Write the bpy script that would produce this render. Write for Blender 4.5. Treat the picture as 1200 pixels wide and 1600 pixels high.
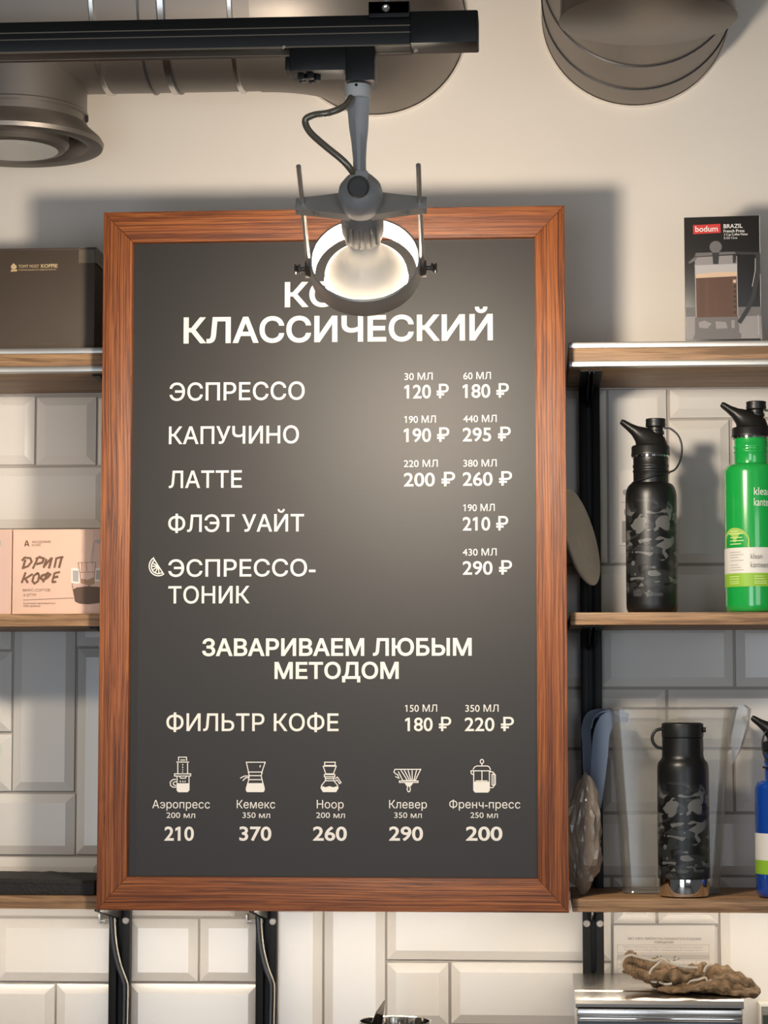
import bpy, bmesh, math, random
from mathutils import Vector, Matrix, noise
R = math.radians
random.seed(7)
S = bpy.context.scene
C = S.collection
for o in list(bpy.data.objects):
    bpy.data.objects.remove(o)

# ------------------------------------------------------------------ camera
FPX, YAW, PITCH, DIST, EYE = 3600.0, R(3.9), R(4.92), 3.4, 1.6
cam = bpy.data.cameras.new('camera')
cam.sensor_fit = 'VERTICAL'; cam.sensor_height = 36.0; cam.sensor_width = 27.0
cam.lens = FPX / 1600 * 36
cam.clip_start = 0.05
camo = bpy.data.objects.new('camera', cam); C.objects.link(camo)
camo.location = (0, -DIST, EYE)
camo.rotation_euler = (R(90) + PITCH, 0, YAW)
S.camera = camo

# ------------------------------------------------------------------ light and exposure
S.view_settings.view_transform = 'Standard'
S.view_settings.look = 'None'
S.view_settings.gamma = 1
S.view_settings.use_curve_mapping = False
S.view_settings.exposure = 0.0
BULB_STRENGTH = 450
BULB_COLOR = (1.0, 0.865, 0.70)
LED_STRENGTH = 35
LED_COLOR = (1.0, 0.89, 0.73)
W = bpy.data.worlds.new('room_light'); S.world = W; W.use_nodes = True
bg = W.node_tree.nodes['Background']
bg.inputs[0].default_value = (0.95, 0.96, 1.0, 1); bg.inputs[1].default_value = 0.075

def area(name, loc, target, sx, sy, power, col):
    l = bpy.data.lights.new(name, 'AREA'); l.shape = 'RECTANGLE'; l.size = sx; l.size_y = sy
    l.energy = power; l.color = col
    o = bpy.data.objects.new(name, l); C.objects.link(o); o.location = loc
    o.rotation_euler = (Vector(target) - Vector(loc)).to_track_quat('-Z', 'Y').to_euler()
    return o
# daylight through the shop front, behind and to the right of the viewer
area('window_daylight', (1.5, -5.2, 1.5), (-0.2, 0, 1.7), 1.6, 1.9, 28, (0.86, 0.93, 1.0))
area('window_daylight', (-1.0, -5.4, 0.95), (-0.6, 0, 1.3), 1.5, 1.8, 40, (0.78, 0.88, 1.0))
# the next spotlight on the same track, past the left edge of the picture, aimed at the left shelves
sl = bpy.data.lights.new('left_spotlight', 'SPOT'); sl.energy = 17; sl.color = (1.0, 0.85, 0.66); sl.shadow_soft_size = 0.042
sl.spot_size = R(84); sl.spot_blend = 0.8
slo = bpy.data.objects.new('left_spotlight', sl); C.objects.link(slo); slo.location = (-1.22, -0.95, 2.06)
slo.rotation_euler = (Vector((-1.05, 0, 1.66)) - slo.location).to_track_quat('-Z', 'Y').to_euler()

# ------------------------------------------------------------------ helpers
def at(px, py, Y):
    """world point seen at photo pixel (px, py) on the vertical plane y = Y"""
    a = (px - 600) / FPX; b = (800 - py) / FPX
    fx, fy = -math.sin(YAW), math.cos(YAW)
    k = math.cos(PITCH) - b * math.sin(PITCH)
    d = Vector((k * fx + a * fy, k * fy - a * fx, math.sin(PITCH) + b * math.cos(PITCH)))
    t = (Y + DIST) / d.y
    return Vector((d.x * t, Y, EYE + d.z * t))

ORIG = {}
def tag(o, label, cat=None, group=None, kind=None):
    o['label'] = label
    if cat: o['category'] = cat
    if group: o['group'] = group
    if kind: o['kind'] = kind
    return o
def thing(name, label, cat, loc, group=None):
    o = bpy.data.objects.new(name, None); C.objects.link(o)
    o.empty_display_size = 0.02
    o.location = loc; ORIG[o.name] = Vector(loc)
    return tag(o, label, cat, group)

class MB:
    """collects geometry for ONE mesh object"""
    def __init__(s): s.bm = bmesh.new()
    def _faces(s, vs, quads, mi=0):
        out = []
        for q in quads:
            try:
                f = s.bm.faces.new([vs[i] for i in q]); f.material_index = mi; out.append(f)
            except ValueError: pass
        return out
    def hexa(s, p, mi=0):
        vs = [s.bm.verts.new(c) for c in p]
        return s._faces(vs, [(3,2,1,0),(4,5,6,7),(0,1,5,4),(1,2,6,5),(2,3,7,6),(3,0,4,7)], mi)
    def box(s, x0, x1, y0, y1, z0, z1, mi=0, bev=0, seg=2):
        if x0 > x1: x0, x1 = x1, x0
        if y0 > y1: y0, y1 = y1, y0
        if z0 > z1: z0, z1 = z1, z0
        f = s.hexa([(x0,y0,z0),(x1,y0,z0),(x1,y1,z0),(x0,y1,z0),(x0,y0,z1),(x1,y0,z1),(x1,y1,z1),(x0,y1,z1)], mi)
        if bev:
            es = list({e for g in f for e in g.edges})
            r = bmesh.ops.bevel(s.bm, geom=es, offset=bev, segments=seg, affect='EDGES', profile=0.5)
            for g in r['faces']: g.material_index = mi
        return s
    def lathe(s, prof, org=(0,0,0), axis=(0,0,1), seg=48, mi=0, cap0=True, cap1=True):
        """prof: list of (radius, distance along axis)"""
        axis = Vector(axis).normalized(); org = Vector(org)
        u = axis.cross(Vector((0,1,0)))
        if u.length < 1e-3: u = axis.cross(Vector((1,0,0)))
        u.normalize(); v = axis.cross(u)
        rings = []
        for r, t in prof:
            c = org + axis * t
            if r < 1e-6: rings.append([s.bm.verts.new(c)])
            else: rings.append([s.bm.verts.new(c + (u*math.cos(2*math.pi*i/seg) + v*math.sin(2*math.pi*i/seg))*r) for i in range(seg)])
        for a, b in zip(rings, rings[1:]):
            for i in range(seg):
                j = (i+1) % seg
                if len(a) == 1 and len(b) == 1: continue
                if len(a) == 1: q = (a[0], b[j], b[i])
                elif len(b) == 1: q = (a[i], a[j], b[0])
                else: q = (a[i], a[j], b[j], b[i])
                f = s.bm.faces.new(q); f.material_index = mi
        if cap0 and len(rings[0]) > 1: f = s.bm.faces.new(rings[0][::-1]); f.material_index = mi
        if cap1 and len(rings[-1]) > 1: f = s.bm.faces.new(rings[-1]); f.material_index = mi
        return s
    def loft(s, secs, mi=0, cap=True, closed=True):
        rings = [[s.bm.verts.new(p) for p in sec] for sec in secs]
        n = len(rings[0])
        for a, b in zip(rings, rings[1:]):
            for i in range(n if closed else n-1):
                j = (i+1) % n
                f = s.bm.faces.new((a[i], a[j], b[j], b[i])); f.material_index = mi
        if cap and closed:
            f = s.bm.faces.new(rings[0][::-1]); f.material_index = mi
            f = s.bm.faces.new(rings[-1]); f.material_index = mi
        return s
    def tube(s, pts, rad, seg=12, mi=0, smooth=4, closed=False, flat=1.0):
        pts = [Vector(p) for p in pts]
        rads = rad if isinstance(rad, (list, tuple)) else [rad]*len(pts)
        if smooth > 1: pts, rads = catmull(pts, rads, smooth, closed)
        n = len(pts); secs = []; u = None
        for i, p in enumerate(pts):
            t = (pts[(i+1) % n] - pts[i-1]) if closed else (pts[min(i+1, n-1)] - pts[max(i-1, 0)])
            t.normalize()
            if u is None:
                u = t.cross(Vector((0,1,0)))
                if u.length < 0.1: u = t.cross(Vector((1,0,0)))
            u = (u - t*u.dot(t)); u.normalize(); v = t.cross(u)
            secs.append([p + (u*math.cos(2*math.pi*k/seg) + v*math.sin(2*math.pi*k/seg)*flat)*rads[i] for k in range(seg)])
        if closed: secs.append(secs[0][:])
        return s.loft(secs, mi, cap=not closed)
    def prism(s, poly, off, mi=0, bev=0):
        """poly: 3-D outline, extruded by vector off"""
        off = Vector(off); a = [s.bm.verts.new(p) for p in poly]; b = [s.bm.verts.new(Vector(p)+off) for p in poly]
        n = len(a); fs = [s.bm.faces.new(a), s.bm.faces.new(b[::-1])]
        for i in range(n): fs.append(s.bm.faces.new((a[i], b[i], b[(i+1)%n], a[(i+1)%n])))
        for f in fs: f.material_index = mi
        if bev:
            es = list({e for g in fs for e in g.edges})
            r = bmesh.ops.bevel(s.bm, geom=es, offset=bev, segments=2, affect='EDGES', profile=0.5)
            for g in r['faces']: g.material_index = mi
        return s
    def poly(s, pts, mi=0):
        f = s.bm.faces.new([s.bm.verts.new(p) for p in pts]); f.material_index = mi
        return s
    def ribbon(s, pts, w, normal=(0,-1,0), closed=False, mi=0):
        """flat stroke of width w lying in the plane with this normal"""
        pts = [Vector(p) for p in pts]; nn = Vector(normal); n = len(pts); L = []; Rr = []
        for i in range(n):
            a = pts[i-1] if (closed or i > 0) else None
            b = pts[(i+1) % n] if (closed or i < n-1) else None
            ds = [(pts[i]-a).normalized()] if a is not None else []
            if b is not None: ds.append((b-pts[i]).normalized())
            t = sum(ds, Vector()); t = t.normalized() if t.length > 1e-6 else ds[0]
            m = nn.cross(t).normalized()
            k = max(0.5, m.dot(nn.cross(ds[0]).normalized()))
            L.append(s.bm.verts.new(pts[i] + m*w/2/k)); Rr.append(s.bm.verts.new(pts[i] - m*w/2/k))
        for i in range(n if closed else n-1):
            j = (i+1) % n
            f = s.bm.faces.new((L[i], Rr[i], Rr[j], L[j])); f.material_index = mi
        return s
    def build(s, name, mats, parent=None, smooth=True, angle=35):
        bm = s.bm
        bmesh.ops.recalc_face_normals(bm, faces=bm.faces)
        if parent is not None:
            r = parent
            while r.parent: r = r.parent
            bmesh.ops.translate(bm, verts=bm.verts, vec=-ORIG.get(r.name, Vector((0,0,0))))
        if smooth:
            for f in bm.faces: f.smooth = True
            for e in bm.edges:
                if len(e.link_faces) == 2 and e.calc_face_angle(0) > R(angle): e.smooth = False
        me = bpy.data.meshes.new(name); bm.to_mesh(me); bm.free()
        for m in (mats if isinstance(mats, (list, tuple)) else [mats]): me.materials.append(m)
        o = bpy.data.objects.new(name, me); C.objects.link(o)
        if parent is not None: o.parent = parent
        return o

def catmull(pts, rads, k, closed=False):
    n = len(pts); P = []; Q = []
    g = (lambda i: i % n) if closed else (lambda i: max(0, min(n-1, i)))
    for i in range(n if closed else n-1):
        p0, p1, p2, p3 = (pts[g(i-1)], pts[g(i)], pts[g(i+1)], pts[g(i+2)])
        for j in range(k):
            t = j / k
            P.append(0.5*((2*p1) + (p2-p0)*t + (2*p0-5*p1+4*p2-p3)*t*t + (3*p1-p0-3*p2+p3)*t**3))
            Q.append(rads[g(i)]*(1-t) + rads[g(i+1)]*t)
    if not closed: P.append(pts[-1]); Q.append(rads[-1])
    return P, Q

# ------------------------------------------------------------------ materials
def mat(name, col, rough=0.5, metal=0.0, spec=0.5, bump=0, bscale=200, vary=0, vscale=8, coat=0, emit=None, es=0, stretch=None, trans=0):
    m = bpy.data.materials.new(name); m.use_nodes = True
    nt = m.node_tree; b = nt.nodes['Principled BSDF']
    b.inputs['Base Color'].default_value = (*col, 1)
    b.inputs['Roughness'].default_value = rough; b.inputs['Metallic'].default_value = metal
    b.inputs['Specular IOR Level'].default_value = spec; b.inputs['Coat Weight'].default_value = coat
    if coat: b.inputs['Coat Roughness'].default_value = 0.08
    if emit: b.inputs['Emission Color'].default_value = (*emit, 1); b.inputs['Emission Strength'].default_value = es
    if bump or vary:
        tc = nt.nodes.new('ShaderNodeTexCoord'); src = tc.outputs['Object']
        if stretch:
            mp = nt.nodes.new('ShaderNodeMapping'); mp.inputs['Scale'].default_value = stretch
            nt.links.new(src, mp.inputs[0]); src = mp.outputs[0]
        if bump:
            n = nt.nodes.new('ShaderNodeTexNoise'); n.inputs['Scale'].default_value = bscale; n.inputs['Detail'].default_value = 5
            bp = nt.nodes.new('ShaderNodeBump'); bp.inputs['Strength'].default_value = bump; bp.inputs['Distance'].default_value = 0.002
            nt.links.new(src, n.inputs['Vector']); nt.links.new(n.outputs['Fac'], bp.inputs['Height']); nt.links.new(bp.outputs[0], b.inputs['Normal'])
        if vary:
            n = nt.nodes.new('ShaderNodeTexNoise'); n.inputs['Scale'].default_value = vscale; n.inputs['Detail'].default_value = 6
            nt.links.new(src, n.inputs['Vector'])
            r = nt.nodes.new('ShaderNodeValToRGB')
            r.color_ramp.elements[0].position = 0.3; r.color_ramp.elements[1].position = 0.7
            r.color_ramp.elements[0].color = (*[c*(1-vary) for c in col], 1); r.color_ramp.elements[1].color = (*[min(1, c*(1+vary)) for c in col], 1)
            nt.links.new(n.outputs['Fac'], r.inputs[0]); nt.links.new(r.outputs[0], b.inputs['Base Color'])
    return m

def wood(name, dark, mid, light, axis, across=120, along=3.0, rough=0.5, bump=0.5):
    """grain runs along the given object axis (0 = x, 2 = z)"""
    m = bpy.data.materials.new(name); m.use_nodes = True; nt = m.node_tree; N = nt.nodes; Lk = nt.links
    b = N['Principled BSDF']; b.inputs['Roughness'].default_value = rough
    tc = N.new('ShaderNodeTexCoord')
    # slow wander of the grain
    n0 = N.new('ShaderNodeTexNoise'); n0.inputs['Scale'].default_value = 1; n0.inputs['Detail'].default_value = 2
    mp0 = N.new('ShaderNodeMapping'); sc = [14, 14, 14]; sc[axis] = 2.5; mp0.inputs['Scale'].default_value = sc
    Lk.new(tc.outputs['Object'], mp0.inputs[0]); Lk.new(mp0.outputs[0], n0.inputs['Vector'])
    add = N.new('ShaderNodeVectorMath'); add.operation = 'MULTIPLY_ADD'
    Lk.new(n0.outputs['Color'], add.inputs[0]); add.inputs[1].default_value = (0.012, 0.012, 0.012); Lk.new(tc.outputs['Object'], add.inputs[2])
    mp = N.new('ShaderNodeMapping'); sc = [across]*3; sc[axis] = along; mp.inputs['Scale'].default_value = sc
    Lk.new(add.outputs[0], mp.inputs[0])
    n1 = N.new('ShaderNodeTexNoise'); n1.inputs['Scale'].default_value = 1; n1.inputs['Detail'].default_value = 4; n1.inputs['Roughness'].default_value = 0.6
    Lk.new(mp.outputs[0], n1.inputs['Vector'])
    mp2 = N.new('ShaderNodeMapping'); sc = [across*4]*3; sc[axis] = along*6; mp2.inputs['Scale'].default_value = sc
    Lk.new(add.outputs[0], mp2.inputs[0])
    n2 = N.new('ShaderNodeTexNoise'); n2.inputs['Scale'].default_value = 1; n2.inputs['Detail'].default_value = 2
    Lk.new(mp2.outputs[0], n2.inputs['Vector'])
    mx = N.new('ShaderNodeMix'); mx.data_type = 'FLOAT'; mx.inputs[0].default_value = 0.3
    Lk.new(n1.outputs['Fac'], mx.inputs[2]); Lk.new(n2.outputs['Fac'], mx.inputs[3])
    r = N.new('ShaderNodeValToRGB'); e = r.color_ramp.elements
    e[0].position = 0.41; e[0].color = (*dark, 1); e[1].position = 0.61; e[1].color = (*light, 1)
    k = e.new(0.5); k.color = (*mid, 1)
    Lk.new(mx.outputs[0], r.inputs[0]); Lk.new(r.outputs[0], b.inputs['Base Color'])
    bp = N.new('ShaderNodeBump'); bp.inputs['Strength'].default_value = bump; bp.inputs['Distance'].default_value = 0.0015
    Lk.new(mx.outputs[0], bp.inputs['Height']); Lk.new(bp.outputs[0], b.inputs['Normal'])
    return m

def clear(name, tint, gloss=0.08, rough=0.08, diffuse=None, dfac=0.0):
    """thin clear plastic: see-through with a soft reflection and, if asked, some milkiness"""
    m = bpy.data.materials.new(name); m.use_nodes = True; nt = m.node_tree; N = nt.nodes; Lk = nt.links
    N.remove(N['Principled BSDF']); out = N['Material Output']
    t = N.new('ShaderNodeBsdfTransparent'); t.inputs[0].default_value = (*tint, 1)
    sh = t.outputs[0]
    if diffuse:
        d = N.new('ShaderNodeBsdfDiffuse'); d.inputs[0].default_value = (*diffuse, 1)
        tl = N.new('ShaderNodeBsdfTranslucent'); tl.inputs[0].default_value = (*diffuse, 1)
        a = N.new('ShaderNodeMixShader'); a.inputs[0].default_value = 0.4; Lk.new(d.outputs[0], a.inputs[1]); Lk.new(tl.outputs[0], a.inputs[2])
        x = N.new('ShaderNodeMixShader'); x.inputs[0].default_value = dfac; Lk.new(sh, x.inputs[1]); Lk.new(a.outputs[0], x.inputs[2]); sh = x.outputs[0]
    g = N.new('ShaderNodeBsdfGlossy'); g.inputs['Roughness'].default_value = rough
    lw = N.new('ShaderNodeLayerWeight'); lw.inputs[0].default_value = 0.25
    ma = N.new('ShaderNodeMath'); ma.operation = 'MULTIPLY_ADD'; ma.inputs[1].default_value = 0.3; ma.inputs[2].default_value = gloss
    Lk.new(lw.outputs['Fresnel'], ma.inputs[0])
    y = N.new('ShaderNodeMixShader'); Lk.new(ma.outputs[0], y.inputs[0]); Lk.new(sh, y.inputs[1]); Lk.new(g.outputs[0], y.inputs[2])
    Lk.new(y.outputs[0], out.inputs['Surface'])
    return m

def camo_mat(name):
    m = bpy.data.materials.new(name); m.use_nodes = True; nt = m.node_tree; N = nt.nodes; Lk = nt.links
    b = N['Principled BSDF']; b.inputs['Roughness'].default_value = 0.38
    tc = N.new('ShaderNodeTexCoord'); prev = None
    zz = N.new('ShaderNodeSeparateXYZ'); Lk.new(tc.outputs['Object'], zz.inputs[0])
    def layer(scale, seed, lo, soft=0.006):
        mp = N.new('ShaderNodeMapping'); mp.inputs['Scale'].default_value = (1, 1, 1.7); mp.inputs['Location'].default_value = (seed, seed*2, seed*3)
        Lk.new(tc.outputs['Object'], mp.inputs[0])
        n = N.new('ShaderNodeTexNoise'); n.inputs['Scale'].default_value = scale; n.inputs['Detail'].default_value = 1.2; n.inputs['Distortion'].default_value = 1.0
        Lk.new(mp.outputs[0], n.inputs['Vector'])
        r = N.new('ShaderNodeMapRange'); r.inputs[1].default_value = lo; r.inputs[2].default_value = lo + soft
        Lk.new(n.outputs['Fac'], r.inputs[0]); return r.outputs[0]
    def within(z0, z1):
        a = N.new('ShaderNodeMapRange'); a.inputs[1].default_value = z0; a.inputs[2].default_value = z0+0.012
        c = N.new('ShaderNodeMapRange'); c.inputs[1].default_value = z1; c.inputs[2].default_value = z1-0.02
        Lk.new(zz.outputs[2], a.inputs[0]); Lk.new(zz.outputs[2], c.inputs[0])
        k = N.new('ShaderNodeMath'); k.operation = 'MULTIPLY'; Lk.new(a.outputs[0], k.inputs[0]); Lk.new(c.outputs[0], k.inputs[1]); return k.outputs[0]
    zone = within(0.024, 0.158)
    col = None
    for scale, seed, lo, c in ((27, 1.3, 0.49, (0.022, 0.024, 0.024)), (35, 5.1, 0.54, (0.115, 0.115, 0.110)), (37, 9.4, 0.60, (0.005, 0.005, 0.005))):
        f = layer(scale, seed, lo)
        k = N.new('ShaderNodeMath'); k.operation = 'MULTIPLY'; Lk.new(f, k.inputs[0]); Lk.new(zone, k.inputs[1])
        mx = N.new('ShaderNodeMix'); mx.data_type = 'RGBA'
        Lk.new(k.outputs[0], mx.inputs[0])
        if col is None: mx.inputs[6].default_value = (0.0055, 0.0055, 0.0055, 1)
        else: Lk.new(col, mx.inputs[6])
        mx.inputs[7].default_value = (*c, 1); col = mx.outputs[2]
    Lk.new(col, b.inputs['Base Color'])
    return m

M = {}
M['plaster'] = mat('cream_plaster', (0.82, 0.755, 0.68), 0.75, bump=0.12, bscale=90, vary=0.03, vscale=3)
M['tile'] = mat('glazed_white_tile', (0.72, 0.69, 0.65), 0.13, spec=0.5)
M['grout'] = mat('grey_grout', (0.42, 0.38, 0.34), 0.9, bump=0.3, bscale=400)
M['ceiling'] = mat('ceiling_paint', (0.55, 0.52, 0.48), 0.8, vary=0.05)
M['floor'] = mat('floor_concrete', (0.20, 0.18, 0.16), 0.6, vary=0.2, vscale=4)
M['counter'] = mat('counter_top', (0.28, 0.22, 0.17), 0.4, vary=0.15)
FD, FM, FL = (0.085, 0.020, 0.004), (0.205, 0.054, 0.0095), (0.34, 0.108, 0.024)
M['frame_x'] = wood('stained_pine_across', FD, FM, FL, 0, across=400, along=3, rough=0.48, bump=0.6)
M['frame_z'] = wood('stained_pine_upright', FD, FM, FL, 2, across=400, along=3, rough=0.48, bump=0.6)
M['shelf'] = wood('oak_shelf', (0.15, 0.080, 0.034), (0.28, 0.155, 0.072), (0.39, 0.23, 0.112), 0, across=170, along=4, rough=0.55, bump=0.35)
M['panel'] = mat('charcoal_panel', (0.018, 0.0145, 0.012), 0.50, spec=0.52, bump=0.02, bscale=12)
M['print'] = mat('cream_print', (0.80, 0.76, 0.70), 0.55, spec=0.3)
M['alu'] = mat('brushed_aluminium', (0.50, 0.485, 0.46), 0.42, 0.9)
M['chrome'] = mat('polished_steel', (0.78, 0.76, 0.73), 0.08, 1.0)
M['steel'] = mat('brushed_steel', (0.60, 0.57, 0.53), 0.26, 1.0, bump=0.08, bscale=1, stretch=(6, 900, 900))
M['duct'] = mat('galvanised_duct', (0.255, 0.228, 0.205), 0.48, 0.85, vary=0.08, vscale=5)
M['duct_cap'] = mat('duct_end_sheet', (0.155, 0.135, 0.118), 0.34, 0.85, vary=0.06, vscale=6)
M['duct_seam'] = mat('duct_seam', (0.10, 0.10, 0.105), 0.35, 0.8)
M['duct_bright'] = mat('duct_flange', (0.62, 0.60, 0.57), 0.25, 1.0)
M['dark_in'] = mat('duct_shade_and_rivet', (0.012, 0.012, 0.012), 0.7)  # painted shade of the outlet recess, also the rivet's black
M['white_metal'] = mat('white_enamel', (0.75, 0.73, 0.69), 0.4)
M['track'] = mat('black_track', (0.005, 0.005, 0.005), 0.42, spec=0.3)
M['track_edge'] = mat('pale_track_edge', (0.24, 0.20, 0.15), 0.35, 0.5)  # paler ridges and edges along the track
M['blackmetal'] = mat('black_powdercoat', (0.006, 0.006, 0.006), 0.45, spec=0.25, bump=0.05, bscale=500)
M['greymetal'] = mat('grey_cast_metal', (0.46, 0.455, 0.45), 0.42, 0.35)
M['holder'] = mat('grey_lamp_holder', (0.30, 0.29, 0.28), 0.45, 0.3)
M['thumb'] = mat('dark_thumb_screw', (0.14, 0.125, 0.11), 0.4, 0.6)
M['silver'] = mat('silver_satin', (0.55, 0.54, 0.52), 0.35, 0.85)
M['ringmetal'] = mat('satin_ring', (0.50, 0.47, 0.43), 0.45, 0.55)
M['bulbwhite'] = mat('white_bulb_plastic', (0.74, 0.71, 0.66), 0.4, spec=0.4)
M['glow'] = mat('lit_bulb_glass', (0.9, 0.9, 0.9), 0.5, emit=BULB_COLOR, es=BULB_STRENGTH)
M['rimglow'] = mat('lit_bulb_rim', (0.9, 0.9, 0.9), 0.5, emit=(1.0, 0.84, 0.62), es=1.7)
M['led'] = mat('lit_led_lens', (0.9, 0.9, 0.9), 0.5, emit=LED_COLOR, es=LED_STRENGTH)
M['cable'] = mat('clear_sleeved_cable', (0.20, 0.17, 0.12), 0.18, 0.3, coat=0.6)
M['blackcable'] = mat('black_cable', (0.010, 0.010, 0.011), 0.3)
M['cableglint'] = mat('painted_cable_glint', (0.55, 0.50, 0.42), 0.4)  # pale colour for the light caught on the cable edges
M['kraft'] = mat('brown_carton', (0.066, 0.045, 0.029), 0.62, vary=0.08, vscale=14)
M['tape'] = mat('parcel_tape', (0.15, 0.125, 0.085), 0.25, spec=0.6)
M['gold'] = mat('tan_print', (0.62, 0.45, 0.24), 0.6)
M['pink'] = mat('pink_carton', (0.74, 0.50, 0.39), 0.55, vary=0.02, vscale=6)
M['pinkside'] = mat('pink_carton_fold', (0.62, 0.42, 0.35), 0.55)
M['brownink'] = mat('brown_ink', (0.17, 0.085, 0.045), 0.6)
M['coffeeink'] = mat('coffee_print', (0.105, 0.060, 0.036), 0.6)
M['greyink'] = mat('grey_print', (0.40, 0.36, 0.35), 0.6)
M['paleink'] = mat('pale_print', (0.78, 0.73, 0.66), 0.6)
M['tanink'] = mat('tan_drip_print', (0.36, 0.22, 0.13), 0.6)
M['blackbox'] = mat('black_carton', (0.016, 0.014, 0.013), 0.38)
M['carton_edge'] = mat('pale_carton_edge', (0.42, 0.39, 0.36), 0.7)  # paler strip down the box's right front edge
M['redlabel'] = mat('red_print', (0.60, 0.035, 0.03), 0.45)
M['whiteink'] = mat('white_print', (0.80, 0.78, 0.74), 0.5)
M['pressdark'] = mat('press_black_print', (0.030, 0.028, 0.028), 0.4)
M['pressgrey'] = mat('press_grey_print', (0.14, 0.13, 0.128), 0.45)
M['pressmid'] = mat('press_glass_print', (0.27, 0.25, 0.245), 0.45)
M['presslight'] = mat('press_light_print', (0.44, 0.42, 0.41), 0.45)
M['presscoffee'] = mat('press_coffee_print', (0.105, 0.050, 0.028), 0.45, vary=0.3, vscale=1, stretch=(55, 1, 1))
M['pressfoam'] = mat('press_foam_print', (0.62, 0.44, 0.30), 0.45)
M['camo'] = camo_mat('black_camouflage_coat')
M['matteblack'] = mat('matte_black_plastic', (0.009, 0.009, 0.009), 0.40, bump=0.04, bscale=900)
M['blackcoat'] = mat('black_coat', (0.007, 0.007, 0.007), 0.36)
M['greylogo'] = mat('grey_logo_print', (0.075, 0.075, 0.075), 0.4)
M['green'] = mat('glossy_green_paint', (0.010, 0.36, 0.060), 0.22, coat=1.0)
M['blue'] = mat('glossy_blue_paint', (0.004, 0.055, 0.34), 0.22, coat=1.0)
M['labelwhite'] = mat('white_paper_label', (0.74, 0.71, 0.66), 0.5)
M['labelgreen'] = mat('lime_paper_label', (0.27, 0.50, 0.035), 0.5)
M['labellime'] = mat('pale_lime_sticker', (0.36, 0.56, 0.10), 0.45)
M['labeltext'] = mat('dark_label_print', (0.10, 0.095, 0.08), 0.5)
M['labelline'] = mat('fine_label_print', (0.36, 0.35, 0.30), 0.5)
M['limeprint'] = mat('pale_green_print', (0.62, 0.76, 0.35), 0.5)
M['jug'] = clear('clear_plastic_wall', (0.93, 0.93, 0.92), 0.02, 0.12, (0.58, 0.55, 0.51), 0.13)
M['jugrim'] = clear('clear_plastic_edge', (0.88, 0.89, 0.90), 0.10, 0.10, (0.60, 0.58, 0.55), 0.22)
M['jughandle'] = clear('daylight_tinted_plastic', (0.60, 0.66, 0.76), 0.05, 0.15, (0.33, 0.42, 0.58), 0.52)  # daylight on the clear handle is put into this blue
M['bag'] = clear('crumpled_plastic', (0.86, 0.82, 0.78), 0.05, 0.22, (0.52, 0.43, 0.35), 0.50)
M['dish'] = mat('cream_ceramic', (0.48, 0.42, 0.33), 0.5, vary=0.08, vscale=25)
M['paper'] = mat('white_paper', (0.76, 0.72, 0.67), 0.7)
M['sleeve'] = clear('paper_sleeve', (0.95, 0.95, 0.95), 0.04, 0.2)
M['ink'] = mat('black_ink', (0.10, 0.09, 0.085), 0.7)
M['finegrey'] = mat('fine_grey_print', (0.36, 0.33, 0.31), 0.7)
M['greyrow'] = mat('grey_table_row', (0.52, 0.49, 0.46), 0.7)
M['rag'] = mat('brown_terry_cloth', (0.235, 0.150, 0.080), 0.95, bump=1.0, bscale=450, vary=0.6, vscale=90)
M['hem'] = mat('pale_overlock_thread', (0.62, 0.55, 0.46), 0.9, bump=0.6, bscale=900)
M['barmat'] = mat('black_rubber', (0.010, 0.008, 0.007), 0.7, bump=0.6, bscale=250)
M['facegrey'] = mat('dark_front_glass', (0.06, 0.075, 0.095), 0.2, spec=0.6)
M['lcd'] = mat('grey_display', (0.22, 0.20, 0.18), 0.3)
M['lcdtext'] = mat('dark_display_digits', (0.02, 0.03, 0.015), 0.4)
M['screw'] = mat('zinc_screw', (0.34, 0.31, 0.27), 0.4, 0.7)

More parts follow.
